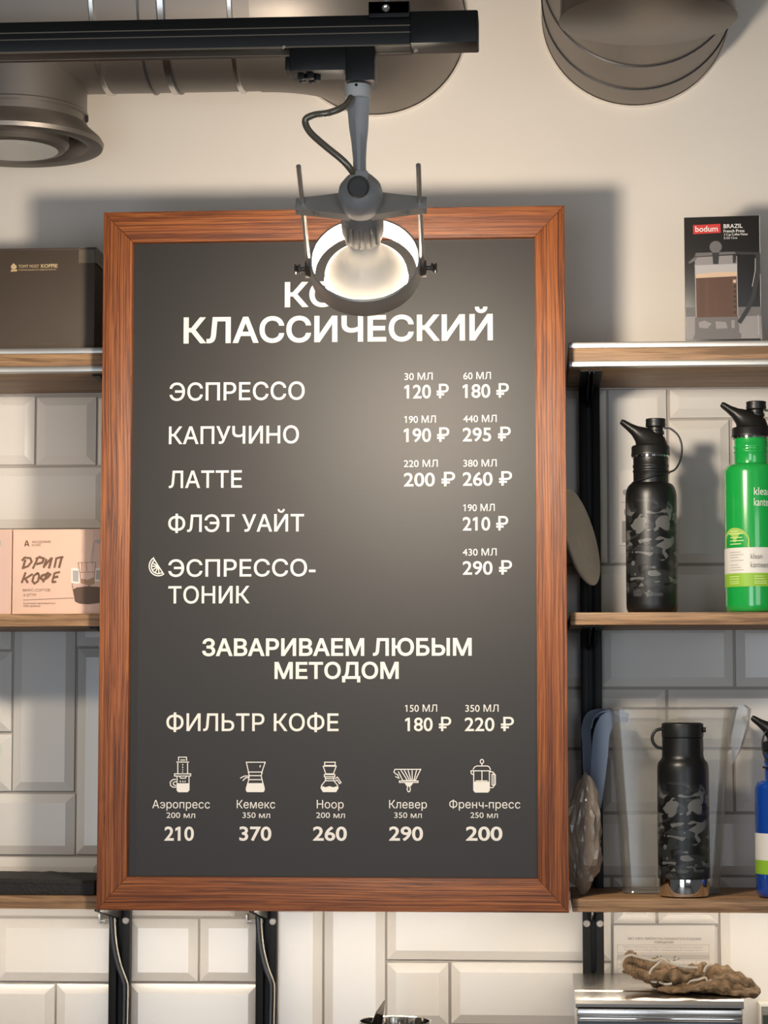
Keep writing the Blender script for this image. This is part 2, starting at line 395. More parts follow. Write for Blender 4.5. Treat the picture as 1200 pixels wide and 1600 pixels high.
# ------------------------------------------------------------------ lettering
_fc = bpy.data.curves.new('lettering_source', 'FONT')
_fo = bpy.data.objects.new('lettering_source', _fc); C.objects.link(_fo)
def _area(p): return sum(p[i-1].x*p[i].y - p[i].x*p[i-1].y for i in range(len(p)))/2
def glyphs(s, weight):
    """outlines of the words, each closed stroke filled by itself so that crossing strokes stay solid;
       weight thickens the strokes"""
    _fc.body = s
    dg = bpy.context.evaluated_depsgraph_get(); dg.update()
    cu = _fo.to_curve(dg, apply_modifiers=False)
    loops = []
    for sp in cu.splines:
        pts = []
        if sp.type == 'BEZIER':
            bp = sp.bezier_points; n = len(bp)
            for i in range(n):
                p0, p1, p2, p3 = bp[i].co, bp[i].handle_right, bp[(i+1) % n].handle_left, bp[(i+1) % n].co
                line = (p1-(p0*2+p3)/3).length < 1e-3 and (p2-(p0+p3*2)/3).length < 1e-3
                k = 1 if line else 5
                for j in range(k):
                    t = j/k
                    pts.append(p0*(1-t)**3 + p1*3*t*(1-t)**2 + p2*3*t*t*(1-t) + p3*t**3)
        else: pts = [Vector(p.co[:3]) for p in sp.points]
        q = []
        for p in pts:
            if not q or (p-q[-1]).length > 1e-4: q.append(Vector((p.x, p.y, 0)))
        if len(q) > 2 and (q[0]-q[-1]).length < 1e-4: q.pop()
        if len(q) > 2: loops.append(q)
    _fo.to_curve_clear()
    for k, l in enumerate(loops):                       # the plain bar of the figure 1 gets its flag
        if len(l) == 4:
            x0, x1 = min(p.x for p in l), max(p.x for p in l); y0, y1 = min(p.y for p in l), max(p.y for p in l)
            if abs(y1-0.682) < 0.004 and abs(x1-x0-0.098) < 0.006 and y0 > -0.01:
                loops[k] = [Vector(p) for p in ((x1,0,0),(x1,y1,0),(x0+0.01,y1,0),(x0-0.125,0.60,0),(x0-0.125,0.50,0),(x0,0.575,0),(x0,0,0))]
    # gather the loops of one letter, whatever way round that letter is drawn
    loops.sort(key=lambda l: min(p.x for p in l)); groups = []
    for l in loops:
        x0, x1 = min(p.x for p in l), max(p.x for p in l)
        if groups and x0 < groups[-1][1] - 0.01: groups[-1][0].append(l); groups[-1][1] = max(groups[-1][1], x1)
        else: groups.append([[l], x1])
    vs, fs = [], []
    for ls, _ in groups:
        sg = 1 if _area(max(ls, key=lambda l: abs(_area(l)))) > 0 else -1
        edges = []; ys = set()
        for l in ls:
            n = len(l); out = []
            for i in range(n):
                d0 = (l[i]-l[i-1]).normalized(); d1 = (l[(i+1) % n]-l[i]).normalized()
                n0 = Vector((d0.y, -d0.x, 0)); n1 = Vector((d1.y, -d1.x, 0)); m = n0+n1
                m = m.normalized() if m.length > 1e-4 else n0
                q = l[i] + m*(weight*sg/max(0.55, m.dot(n0)))
                out.append((round(q.x, 4), round(q.y, 3)))
            for i in range(n):
                a, c = out[i-1], out[i]; ys.add(c[1])
                if a[1] != c[1]: edges.append((a, c, 1) if a[1] < c[1] else (c, a, -1))
        ys = sorted(ys)
        # long slopes may cross inside a slab: cut tall slabs into thinner ones
        yy = []
        for y0, y1 in zip(ys, ys[1:]):
            k = max(1, int((y1-y0)/0.02)); k = min(k, 8) if any(e[0][0] != e[1][0] and e[0][1] <= y0 and e[1][1] >= y1 for e in edges) else 1
            yy += [y0 + (y1-y0)*j/k for j in range(k)]
        yy.append(ys[-1])
        for y0, y1 in zip(yy, yy[1:]):
            ym = (y0+y1)/2; hit = []
            for a, c, w in edges:
                if a[1] <= ym < c[1]:
                    f = lambda y: a[0] + (c[0]-a[0])*(y-a[1])/(c[1]-a[1])
                    hit.append((f(ym), f(y0), f(y1), w))
            hit.sort(); wn = 0; st = None
            for h in hit:
                if wn == 0: st = h
                wn += h[3]
                if wn == 0 and h[0]-st[0] > 1e-5:
                    k = len(vs); vs += [Vector((st[1], y0, 0)), Vector((h[1], y0, 0)), Vector((h[2], y1, 0)), Vector((st[2], y1, 0))]
                    fs.append((k, k+1, k+2, k+3))
    return vs, fs
def lettering(s, x0, x1, cap, base, Y, material, parent, weight=0.0, slant=0.0, name='lettering', wrap=None, rise=0.0003):
    """printed words between photo columns x0..x1 with cap line and baseline rows, on plane y = Y
       (wrap = (axis point, radius) lays them round an upright cylinder)"""
    vs, fs = glyphs(s, weight)
    mn = min(v.x for v in vs); mx = max(v.x for v in vs)
    xm = (x0+x1)/2
    A = at(x0, (cap+base)/2, Y); B = at(x1, (cap+base)/2, Y)
    zb = at(xm, base, Y).z; zc = at(xm, cap, Y).z
    b = MB(); co = []
    for v in vs:
        z = zb + (zc-zb)*(v.y/(0.69 if s[0].isdigit() else 0.728))
        x = A.x + (B.x-A.x)*(v.x-mn)/(mx-mn) + slant*(z-zb)
        if wrap:
            c, r = wrap; th = (x-c.x)/r
            co.append(b.bm.verts.new((c.x + (r+rise)*math.sin(th), c.y - (r+rise)*math.cos(th), z)))
        else: co.append(b.bm.verts.new((x, Y-rise, z)))
    for f in fs:
        try: b.bm.faces.new([co[i] for i in f])
        except ValueError: pass
    return b.build(name, material, parent, smooth=False)

def px(pts, Y): return [at(x, y, Y) for x, y in pts]
def arc(cx, cy, rx, ry, a0, a1, n=16): return [(cx+rx*math.cos(R(a0+(a1-a0)*i/n)), cy+ry*math.sin(R(a0+(a1-a0)*i/n))) for i in range(n+1)]
def decal(name, parent, Y, material, polys=(), lines=(), w=0.002):
    b = MB()
    for i, p in enumerate(polys): b.poly(px(p, Y - 0.00001*i))
    for i, l in enumerate(lines):
        closed = l[0] == l[-1]
        b.ribbon(px(l[:-1] if closed else l, Y - 0.00004 - 0.00001*i), w, closed=closed)
    return b.build(name, material, parent, smooth=False)

# ================================================================== SETTING
TOPZ = 2.0745          # underside of the top shelves, where the tiling stops
TILES = [ # photo rectangles of the tiles, read on the wall plane
 (-150,621,55,727),(58,621,151,727),(154,621,358,727),(-40,731,165,826),(-245,731,-43,826),(168,731,370,826),(-150,829,55,925),(58,829,260,925),
 (-180,929,19,1015),(-180,1018,19,1143),(-180,1147,19,1236),(22,929,118,1236),(121,1013,217,1335),(121,929,217,1010),(-83,1240,118,1335),
 (-60,1339,162,1431),(165,1339,368,1431),
 (-3,1435,200,1533),(-206,1435,-6,1533),(-115,1537,86,1640),(89,1537,200,1640),(203,1435,310,1533),(313,1435,403,1533),(203,1537,403,1640),
 (406,1410,504,1640),(507,1410,602,1640),(605,1405,955,1500),(605,1504,701,1600),(705,1504,955,1600),(605,1604,955,1640),
 (958,1371,1024,1443),(1028,1371,1122,1443),(958,1447,1122,1640),(1126,1371,1330,1640),
 (840,975,936,1073),(940,975,1145,1073),(1149,975,1350,1073),(840,1077,1040,1168),(1044,1077,1250,1168),(840,1172,936,1268),(940,1172,1145,1268),(1149,1172,1350,1268),
 (840,1272,1040,1367),(1044,1272,1250,1367),(840,1371,954,1400),
 (850,560,948,880),(951,560,1042,880),(1046,560,1250,653),(1046,657,1140,880),(1144,657,1340,755),(1144,758,1340,880),(850,884,1040,971),(1044,884,1250,971)]
def fill(x0, x1, y0, y1):
    y = y0; k = 0
    while y < y1:
        x = x0 - (100 if k % 2 else 0)
        while x < x1:
            a, c = max(x, x0), min(x+200, x1)
            if c-a > 15: TILES.append((a, y, c, min(y+95, y1)))
            x += 203
        y += 98.5; k += 1
fill(372, 838, 560, 1404); fill(220, 369, 829, 1336); fill(1353, 2300, 560, 1640); fill(-1700, -248, 621, 1640)
b = MB()
b.box(-3, 3, 0, 0.12, TOPZ, 2.95, 0)                       # painted plaster above
b.box(-3, 3, 0, 0.12, 0, TOPZ, 1)                          # backing and grout of the tiled part
for (x0, y0, x1, y1) in TILES:
    A = at((x0+x1)/2, y0, 0).z; B = at((x0+x1)/2, y1, 0).z
    xa = at(x0, (y0+y1)/2, 0).x; xb = at(x1, (y0+y1)/2, 0).x
    A = min(A, TOPZ-0.002)
    if A-B < 0.02: continue
    i = min(0.0135, (A-B)*0.3, (xb-xa)*0.3)
    o_ = [(xa,-0.0005,B),(xb,-0.0005,B),(xb,-0.0005,A),(xa,-0.0005,A)]
    e_ = [(xa+.0004,-0.0035,B+.0004),(xb-.0004,-0.0035,B+.0004),(xb-.0004,-0.0035,A-.0004),(xa+.0004,-0.0035,A-.0004)]
    f_ = [(xa+i,-0.0095,B+i),(xb-i,-0.0095,B+i),(xb-i,-0.0095,A-i),(xa+i,-0.0095,A-i)]
    v = [[b.bm.verts.new(p) for p in r] for r in (o_, e_, f_)]
    for r0, r1 in zip(v, v[1:]):
        for k in range(4):
            b.bm.faces.new((r0[k], r0[(k+1)%4], r1[(k+1)%4], r1[k])).material_index = 2
    b.bm.faces.new(v[2]).material_index = 2
w_ = b.build('wall_back', [M['plaster'], M['grout'], M['tile']], angle=8)
tag(w_, 'cream plaster wall over bevelled white tiles', kind='structure')
tag(MB().box(-3, 3, -6, 0.12, 2.95, 3.05).build('ceiling', M['ceiling']), 'painted ceiling', kind='structure')
tag(MB().box(-3, 3, -6, 0.12, -0.1, 0).build('floor', M['floor']), 'grey floor', kind='structure')
CT = 1.0
tag(MB().box(-2.5, 2.5, -0.62, -0.010, CT-0.04, CT, bev=0.003).build('counter', M['counter']), 'work counter along the tiled wall', kind='structure')

# ================================================================== SHELVES
SY0, SY1 = -0.225, -0.0098
XL0, XL1 = -1.5, at(887.5, 1410, SY0).x
XR0, XR1 = at(891.5, 1000, SY0).x, 1.3
zt1 = at(900, 536, SY0).z; zt0 = TOPZ - 0.0
zm1 = at(900, 957, SY0).z; zm0 = at(900, 976.5, SY0).z
zl1 = at(900, 1404.5, SY0).z; zl0 = at(900, 1425, SY0).z
def shelf(x0, x1, z0, z1, name, label, strips=False):
    t = thing(name, label, 'shelf', ((x0+x1)/2, SY0, z0))
    MB().box(x0, x1, SY0, SY1, z0, z1, bev=0.0008).build('shelf_board', M['shelf'], t)
    if strips:
        h = 0.0078
        for a, c in ((z0-0.0006, z0+h), (z1-h, z1+0.0006)):
            MB().box(x0, x1, SY0-0.0035, SY0+0.012, a, c, bev=0.0014).build('edge_strip', M['alu'], t)
    return t
shelf(XL0, XL1, zt0, zt1, 'wall_shelf', 'oak shelf with two metal edge strips under the brown carton, left of the menu', True)
shelf(XR0, XR1, zt0, zt1, 'wall_shelf', 'oak shelf with two metal edge strips under the coffee press box', True)
shelf(XL0, XL1, zm0, zm1, 'wall_shelf', 'thin oak shelf carrying the pink drip coffee cartons')
shelf(XR0, XR1, zm0, zm1, 'wall_shelf', 'thin oak shelf under the green bottle, right of the menu')
shelf(XL0, XL1, zl0, zl1, 'wall_shelf', 'lowest oak shelf with the black rubber mat, left of the menu')
shelf(XR0, XR1, zl0, zl1, 'wall_shelf', 'lowest oak shelf under the clear jug and blue bottle')

# uprights with bracket arms
def upright(xc, label, first=None):
    xw = 0.0152
    z_top = zt0 - 0.0015
    if first is not None:
        r = first.copy(); C.objects.link(r); r.location.x = xc
        for ch in list(first.children):
            c = ch.copy(); C.objects.link(c); c.parent = r
            for g in ch.children:
                d = g.copy(); C.objects.link(d); d.parent = c
        return tag(r, label, 'shelf upright', 'black shelf uprights')
    t = thing('shelf_upright', label, 'shelf upright', (xc, -0.0098, 1.0), 'black shelf uprights')
    b = MB()
    for s in (-1, 1):
        b.box(xc+s*0.0038, xc+s*xw, -0.030, -0.0099, 1.001, z_top, bev=0.0008)
    b.box(xc-0.0038, xc+0.0038, -0.016, -0.0099, 1.001, z_top)
    rail = b.build('upright_rail', M['blackmetal'], t)
    for zs in (zt0-0.0008, zm0-0.0002, zl0-0.0002):
        b = MB()
        for s in (-1, 1):
            b.prism([(xc+s*0.0030-0.0007, -0.200, zs), (xc+s*0.0030-0.0007, -0.0165, zs), (xc+s*0.0030-0.0007, -0.0165, zs-0.030), (xc+s*0.0030-0.0007, -0.045, zs-0.028), (xc+s*0.0030-0.0007, -0.200, zs-0.005)], (0.0014, 0, 0))
        b.box(xc-0.0152, xc+0.0152, -0.200, -0.031, zs-0.0022, zs-0.0001)
        b.build('bracket_arm', M['blackmetal'], t)
    zsc = at(190, 1438.5, -0.031).z
    for s in (-1, 1):
        MB().lathe([(0.0052,0),(0.0052,0.0016),(0.0040,0.0026),(0.0018,0.0026),(0.0014,0.0012),(0,0.0012)], (xc+s*0.0095, -0.030, zsc), (0,-1,0), 20).build('screw', M['screw'], t)
    return t
u0 = upright(at(188, 1480, -0.02).x, 'black metal shelf upright below the bottom left corner of the menu')
upright(at(417, 1480, -0.02).x, 'black metal shelf upright below the menu, between the other two', u0)
upright(at(927, 1480, -0.02).x, 'black metal shelf upright behind the jug and above the steel machine', u0)

# lit strip under the lowest shelf
t = thing('led_strip', 'lit warm white light strip under the lowest shelf and the menu', 'light strip', (-0.4, -0.135, zl0))
for a_, c_ in ((XL0, XL1-0.004), (XR0+0.004, XR1-0.1)):
    MB().box(a_, c_, -0.142, -0.126, zl0-0.0030, zl0-0.0001).build('light_channel', M['white_metal'], t)
    MB().box(a_+0.003, c_-0.003, -0.140, -0.128, zl0-0.0062, zl0-0.0030, bev=0.001).build('light_lens', M['led'], t)

# cables and clips beside the two left uprights
def cable_run(x_off, px_c, label, glint_label):
    pts = [(px_c-14, 1428), (px_c-13, 1450), (px_c-10, 1480), (px_c-3, 1510), (px_c+5, 1532), (px_c+7, 1545), (px_c+6, 1600), (px_c+5, 1680)]
    Y = -0.0345
    c = MB().tube([at(x, y, Y) for x, y in pts], 0.0040, 10).build('power_cable', M['blackcable']); tag(c, label, 'cable')
    c = MB().tube([at(x+5, y, Y-0.001) for x, y in pts], 0.0011, 8).build('cable_glint', M['cableglint']); tag(c, glint_label, 'glint')  # pale tube paints the strip's light on the cable edge
    o = at(px_c-27, 1434, -0.012)
    q = MB().box(o.x-0.0045, o.x-0.001, -0.026, -0.0098, o.z-0.007, o.z+0.006, bev=0.0006)
    q.box(o.x-0.001, o.x+0.006, -0.026, -0.023, o.z-0.005, o.z-0.002, bev=0.0006)
    return q
q = cable_run(0, 188, 'black cable bending across the upright at the menu\'s bottom left corner', 'pale painted glint along the black cable at the left upright')
tag(q.build('cable_clip', M['greymetal']), 'small grey cable clip left of the leftmost upright', 'clip', 'cable clips')
q = cable_run(0, 417, 'black cable bending down the middle upright below the menu', 'pale painted glint along the black cable at the middle upright')
tag(q.build('cable_clip', M['greymetal']), 'small grey cable clip left of the middle upright', 'clip', 'cable clips')

# ================================================================== MENU BOARD
FB, FF, PY = -0.2288, -0.262, -0.2500
X0, X1, Z0, Z1 = -0.6065, 0.0353, 1.3290, 2.2935
IX0 = at(205, 870, PY).x; IX1 = at(838, 870, PY).x
IZ1 = at(520, 377, PY).z; IZ0 = at(520, 1371, PY).z
board = thing('menu_board', 'large charcoal coffee menu in an orange-brown wooden frame', 'menu board', ((X0+X1)/2, FB, Z0))
frame_parts = [
  ('x', [(X0,Z1),(X1,Z1),(IX1,IZ1),(IX0,IZ1)]), ('x', [(X0,Z0),(X1,Z0),(IX1,IZ0),(IX0,IZ0)]),
  ('z', [(X0,Z0),(X0,Z1),(IX0,IZ1),(IX0,IZ0)]), ('z', [(X1,Z0),(X1,Z1),(IX1,IZ1),(IX1,IZ0)])]
for ax, pl in frame_parts:
    MB().prism([(x, FF, z) for x, z in pl], (0, FB-FF, 0), bev=0.0009).build('frame_rail', M['frame_'+ax], board)
panel = MB().box(IX0-0.006, IX1+0.006, PY, PY+0.006, IZ0-0.006, IZ1+0.006).build('panel', M['panel'], board)
# a few long scuffs across the panel, as on the real one
M['scuff'] = mat('panel_scuff', (0.016, 0.014, 0.0125), 0.5)
for l in ([(432,763),(520,750),(600,737)], [(430,840),(520,828),(660,814)], [(530,770),(590,764),(640,757)], [(760,950),(800,935)], [(540,885),(580,884)]):
    MB().ribbon(px(l, PY-0.00015), 0.0009).build('scuff_mark', M['scuff'], panel, smooth=False)
T = lambda s, x0, x1, c, bs, w: lettering(s, x0, x1, c, bs, PY, M['print'], panel, w)
BOLD, MED, REG = 0.024, 0.009, 0.0
T('КОФЕ', 445, 611, 441, 478, BOLD); T('КЛАССИЧЕСКИЙ', 287, 770, 494.5, 533, BOLD)
for s, x0, x1, c, bs in (('ЭСПРЕССО',265,476,597.5,625),('КАПУЧИНО',264,467,666,693),('ЛАТТЕ',264,378,735.5,762),('ФЛЭТ УАЙТ',263,475,804,830.5),('ЭСПРЕССО-',263,493,874,900.5),('ТОНИК',263,390,916,942.5),('ФИЛЬТР КОФЕ',260,529,1115,1142)):
    T(s, x0, x1, c, bs, MED)
T('ЗАВАРИВАЕМ ЛЮБЫМ', 316, 737, 998, 1024, BOLD); T('МЕТОДОМ', 429, 623, 1035, 1060, BOLD)
for s, x0, x1, c in (('30 МЛ',632,676,583),('60 МЛ',724,767,582),('190 МЛ',632,681,650),('440 МЛ',724,776,649),('220 МЛ',631,684,719),('380 МЛ',724,776,718.5),('190 МЛ',724,773,788),('430 МЛ',723,776,857.5),('150 МЛ',633,683,1101.5),('350 МЛ',727,779,1101.5)):
    T(s, x0, x1, c, c+10.5, 0.002)
for s, x0, x1, c in (('120 ₽',632,701,601.5),('180 ₽',723,795,600.5),('190 ₽',631,702,669.5),('295 ₽',723,798,668.5),('200 ₽',631,711,739),('260 ₽',723,800,738),('210 ₽',723,794,808),('290 ₽',723,800,877),('180 ₽',633,705,1121.5),('220 ₽',726,803,1121.5)):
    T(s, x0, x1, c, c+20.5, 0.012)
for s, x0, x1, v, a, c_, p, d, e in (('Аэропресс',238,328,'200 мл',260,305,'210',257,303),('Кемекс',370,430,'350 мл',379,422,'370',374,424),('Ноор',495,537,'200 мл',494,539,'260',489,542),('Клевер',608,667,'350 мл',616,659,'290',608,661),('Френч-пресс',702,813,'250 мл',735,778,'200',728,785)):
    T(s, x0, x1, 1250, 1263, 0.0); T(v, a, c_, 1269.5, 1278, 0.002); T(p, d, e, 1292, 1313, 0.02)
# icons
def ic(u, v): return (220 + u*0.28333, 1170 + v*0.28333)
def ik(u, v): return (480 + u*0.29167, 1170 + v*0.29167)
def icon(conv, polys, lines, w=0.0013):
    return decal('icon', panel, PY-0.0003, M['print'], [[conv(*p) for p in q] for q in polys], [[conv(*p) for p in l] for l in lines], w)
rr = lambda x0,y0,x1,y1: [(x0,y0),(x1,y0),(x1,y1),(x0,y1),(x0,y0)]
icon(ic, [[(198,190),(266,190),(266,228),(258,237),(206,237),(198,228)]],
     [[(208,66),(208,46),(252,46),(252,66)], [(196,73),(266,73)], [(218,62),(244,62)], [(204,78),(204,136)], [(258,78),(258,136)], rr(186,138,275,150), [(200,150),(200,228),(208,237),(256,237),(266,228),(266,150)],
      [(214,152),(220,162),(246,162),(252,152)], [(194,168),(176,170),(162,184),(164,202),(178,212),(196,212)], [(196,180),(182,184),(178,192),(186,202),(196,202)],
      [(231,84),(231,92)], [(231,98),(231,106)], [(231,112),(231,118)], [(231,124),(231,130)], [(215,176),(221,184)], [(230,176),(234,184)], [(246,176),(242,184)]])
icon(ic, [[(588,192),(674,192),(683,218),(683,230),(676,239),(586,239),(579,230),(579,218)]],
     [[(594,128),(582,74),(686,74),(668,128),(668,140)], [(590,128),(672,128)], [(598,148),(666,148)], [(596,170),(666,170)], [(594,128),(598,150),(594,176),(581,220)], [(668,128),(664,150),(670,176),(682,220)], [(588,192),(674,192)],
      [(660,90),(656,102)], [(600,150),(572,150),(548,162)], [(600,158),(578,160),(562,176)]])
icon(ic, [[(1000,206),(1020,212),(1040,206),(1062,212),(1084,206),(1086,220),(1076,234),(1006,234),(997,222)]],
     [rr(1014,74,1072,92), [(1006,96),(1078,96),(1062,138),(1020,138),(1006,96)], rr(1012,142,1070,154), [(1018,154),(1018,176)], [(1064,154),(1064,176)], [(1018,164),(1064,164)],
      [(1018,176),(998,200),(994,216),(1006,236),(1076,236),(1088,216),(1084,200),(1064,176),(1018,176)], [(1070,166),(1084,156),(1104,186),(1096,192),(1082,172),(1070,178)]])
icon(ik, [[(523,182),(565,182),(553,200),(534,200)]],
     [[(472,148),(492,158),(486,140),(474,134),(464,124),(470,110),(608,110),(578,170),(512,170),(488,122)], rr(494,172,594,180), [(524,182),(536,200),(552,200),(566,182)], [(538,204),(535,218),(541,230),(548,230),(553,218),(550,204)],
      [(520,114),(548,168)], [(540,114),(556,168)], [(562,114),(563,168)], [(586,114),(572,168)], [(502,114),(536,168)]])
icon(ik, [[(892,176),(976,176),(976,222),(968,232),(900,232),(892,222)]],
     [arc(936,68,9,11,0,360), [(936,80),(936,92)], [(888,112),(896,98),(908,92),(966,92),(976,98),(982,112)], [(876,118),(984,118)], [(876,118),(880,134),(890,138)], [(892,120),(892,222),(900,232),(968,232),(976,222),(976,120)], [(936,120),(936,170)], [(902,172),(966,172)],
      [(976,122),(994,124),(1008,140),(1008,190),(994,208),(976,208)], rr(990,136,1000,194)])
il = lambda u, v: (220 + u/15, 850 + v/15)
b = MB()
c0 = (412, 520)
lime = [(300,340)] + arc(412, 520, 215, 225, 238, 55, 18) + [(530,700),(300,340)]
decal('icon', panel, PY-0.0003, M['print'], [], [[il(*p) for p in lime], [il(*p) for p in ([(318,395)] + arc(408,525,160,170,232,68,14) + [(500,672)])]] +
      [[il(*c0), il(c0[0]+150*math.cos(R(a)), c0[1]+165*math.sin(R(a)))] for a in (205, 180, 150, 118, 85)], 0.0016)

# ================================================================== TRACK AND SPOTLIGHT
TY0, TY1 = -1.070, -1.033
tz0 = at(370, 76, TY0).z; tz1 = at(370, 27.5, TY0).z
tx1 = at(641, 60, TY0).x; tx2 = at(747, 60, TY0).x
track = thing('lighting_track', 'black lighting track running left across the top of the picture', 'lighting track', (tx2-0.4, (TY0+TY1)/2, tz1))
b = MB().box(-1.8, tx1, TY0, TY1, tz0, tz1, bev=0.0008)
hh = tz1-tz0
for k in (0.62, 0.40):
    b.box(-1.8, tx1, TY0-0.0007, TY0, tz0+hh*k, tz0+hh*k+0.0012, 1)
b.box(-1.8, tx1-0.0, TY0-0.0008, TY0+0.001, tz0-0.0004, tz0+0.0012, 1)
b.box(-1.8, tx1, TY1-0.012, TY1-0.0105, tz0-0.0008, tz0+0.001, 1)
b.build('track_rail', [M['track'], M['track_edge']], track)
MB().box(tx1-0.0005, tx2, TY0-0.0015, TY1+0.0015, tz0+0.0015, tz1+0.003, bev=0.0018).build('end_cap', M['track'], track)
cx0 = at(576, 15, TY0).x; cx1 = at(640, 15, TY0).x
hang = MB().box(cx0, cx1, TY0-0.0035, TY1+0.003, tz1-0.0005, tz1+0.013, bev=0.001)
hang.box(cx0, cx1, TY0-0.0035, TY0-0.0005, tz1-0.004, tz1+0.013, bev=0.0008)
clip = hang.build('hanger_clip', M['blackmetal'], track)
s_ = at(603, 13, TY0-0.004)
MB().lathe([(0.0042,0),(0.0040,0.0016),(0.0024,0.0026),(0.001,0.002),(0,0.002)], s_ + Vector((0,0.0005,0)), (0,-1,0), 18).build('screw', M['chrome'], clip)
MB().tube([((cx0+cx1)/2-0.004, -1.05, tz1+0.012), ((cx0+cx1)/2-0.004, -1.05, 2.951)], 0.0035, 10, smooth=1).build('hanging_rod', M['greymetal'], track)
for xx, yy in ((444, 74), (650, 79)):
    o = at(xx, yy, TY0-0.0008); MB().lathe([(0.0022,0),(0.0018,0.0012),(0,0.0014)], o, (0,-1,0), 14).build('screw', M['chrome'], track)

AX = at(562, 288, -1.05); FACE = at(572, 428, -0.925)
AXD = (FACE-AX).normalized(); LEN = (FACE-AX).length
E1 = AXD.cross(Vector((0,0,1))).normalized(); E2 = E1.cross(AXD)      # right, up
def L(t, r=0.0, u=0.0): return FACE + AXD*t + E1*r + E2*u
lamp = thing('track_spotlight', 'lit track spotlight with a white reflector bulb in a metal ring', 'spotlight', at(562, 130, -1.05))
gx = lambda p, y=100: at(p, y, TY0).x
gz = lambda p, x=515: at(x, p, TY0).z
b = MB().box(gx(452), gx(545), TY0-0.001, TY1, gz(110), tz0-0.0005, bev=0.0012)
b.box(gx(540), gx(585), TY0-0.002, TY1+0.001, gz(127), tz0-0.0005, bev=0.0012)
b.box(gx(445), gx(462), TY0+0.002, TY1-0.004, gz(107), gz(86), bev=0.001)
adapter = b.build('track_adapter', M['track'], lamp)
b = MB()
o = at(483, 116, -1.05); zt = gz(110)
for k in range(5):
    a = 2*math.pi*k/5
    b.box(o.x+0.009*math.cos(a)-0.0035, o.x+0.009*math.cos(a)+0.0035, -1.052+0.009*math.sin(a)-0.003, -1.052+0.009*math.sin(a)+0.003, zt-0.006, zt+0.001, bev=0.0006)
b.lathe([(0.005, 0.001), (0.005, -0.004)], (o.x, -1.052, zt))
b.build('selector_dial', M['blackmetal'], adapter)
cc = at(559, 141, -1.05)
b = MB().lathe([(0.0128, gz(127, 560)-0.001-cc.z+0.003), (0.0135, 0.009), (0.0135, -0.008), (0.0125, -0.0092)], cc)
collar = b.build('collar', M['white_metal'], lamp)
o = cc + Vector((-0.0005, -0.0136, 0.002)); MB().lathe([(0.0016,0),(0.0016,0.0006)], o, (0,-1,0), 12).build('set_screw', M['blackmetal'], collar)
# flat tapering arm with a raised rib
za = cc.z-0.008; zb_ = AX.z+0.012
b = MB()
secs = []
for k, (w_, d_) in enumerate(((0.0118,0.006),(0.0108,0.006),(0.0098,0.006),(0.0078,0.006),(0.0066,0.007),(0.0062,0.008))):
    f = k/5; z = za*(1-f)+zb_*f; x = cc.x*(1-f)+AX.x*f + (0.001 if k == 0 else 0)
    secs.append([(x-w_,-1.05-d_*0.4,z),(x-w_*0.25,-1.05-d_,z),(x+w_*0.25,-1.05-d_,z),(x+w_,-1.05-d_*0.4,z),(x+w_,-1.05+d_,z),(x-w_,-1.05+d_,z)])
b.loft(secs); b.build('arm', M['greymetal'], lamp, angle=25)
cb = [at(549,152,-1.060), at(538,166,-1.068), at(515,176,-1.072), at(490,180,-1.07), at(477,188,-1.068), at(484,206,-1.067), at(508,228,-1.067), at(535,250,-1.066), at(549,266,-1.062), at(556,278,-1.055)]
MB().tube(cb, 0.0036, 12, smooth=6).build('cable', M['cable'], lamp)
# cast joint and yoke
b = MB().lathe([(0.0,-0.002),(0.010,-0.001),(0.0165,0.004),(0.0222,0.014),(0.0238,0.024),(0.0225,0.034),(0.0205,0.040)], L(-LEN-0.006), AXD, 32)
b.box(AX.x-0.0095, AX.x+0.0095, -1.062, -1.038, AX.z-0.012, AX.z+0.013, bev=0.003)
joint = b.build('joint', M['greymetal'], lamp, angle=30)
b = MB().lathe([(0.0115,0),(0.0115,0.004),(0.009,0.006),(0,0.006)], AX + Vector((0,-0.016,-0.006)), (0,-0.9,-0.44), 24)
b.build('pivot_cap', mat('dark_pivot', (0.07,0.065,0.06), 0.5), joint)
tb = -0.115
out = []
for s in (1, -1):
    rng = [k/12 for k in range(-12, 13)]
    for q in (rng if s == 1 else rng[::-1]):
        out.append(L(tb, 0.0690*q, s*(0.0080 + 0.0110*(1-abs(q))**1.3)))
yoke = MB().prism(out, AXD*0.0095, bev=0.0008).build('yoke', M['ringmetal'], lamp, angle=30)
for q in (-0.047, 0.047):
    MB().lathe([(0.0033,0),(0.0028,0.0016),(0,0.0018)], L(tb+0.0045, q, -0.0105), -E2, 14).build('screw', M['silver'], yoke)
for q in (-0.0618, 0.0618):
    MB().tube([L(-0.172, q), L(-0.006, q)], 0.0026, 12, smooth=1).build('rod', M['silver'], lamp)
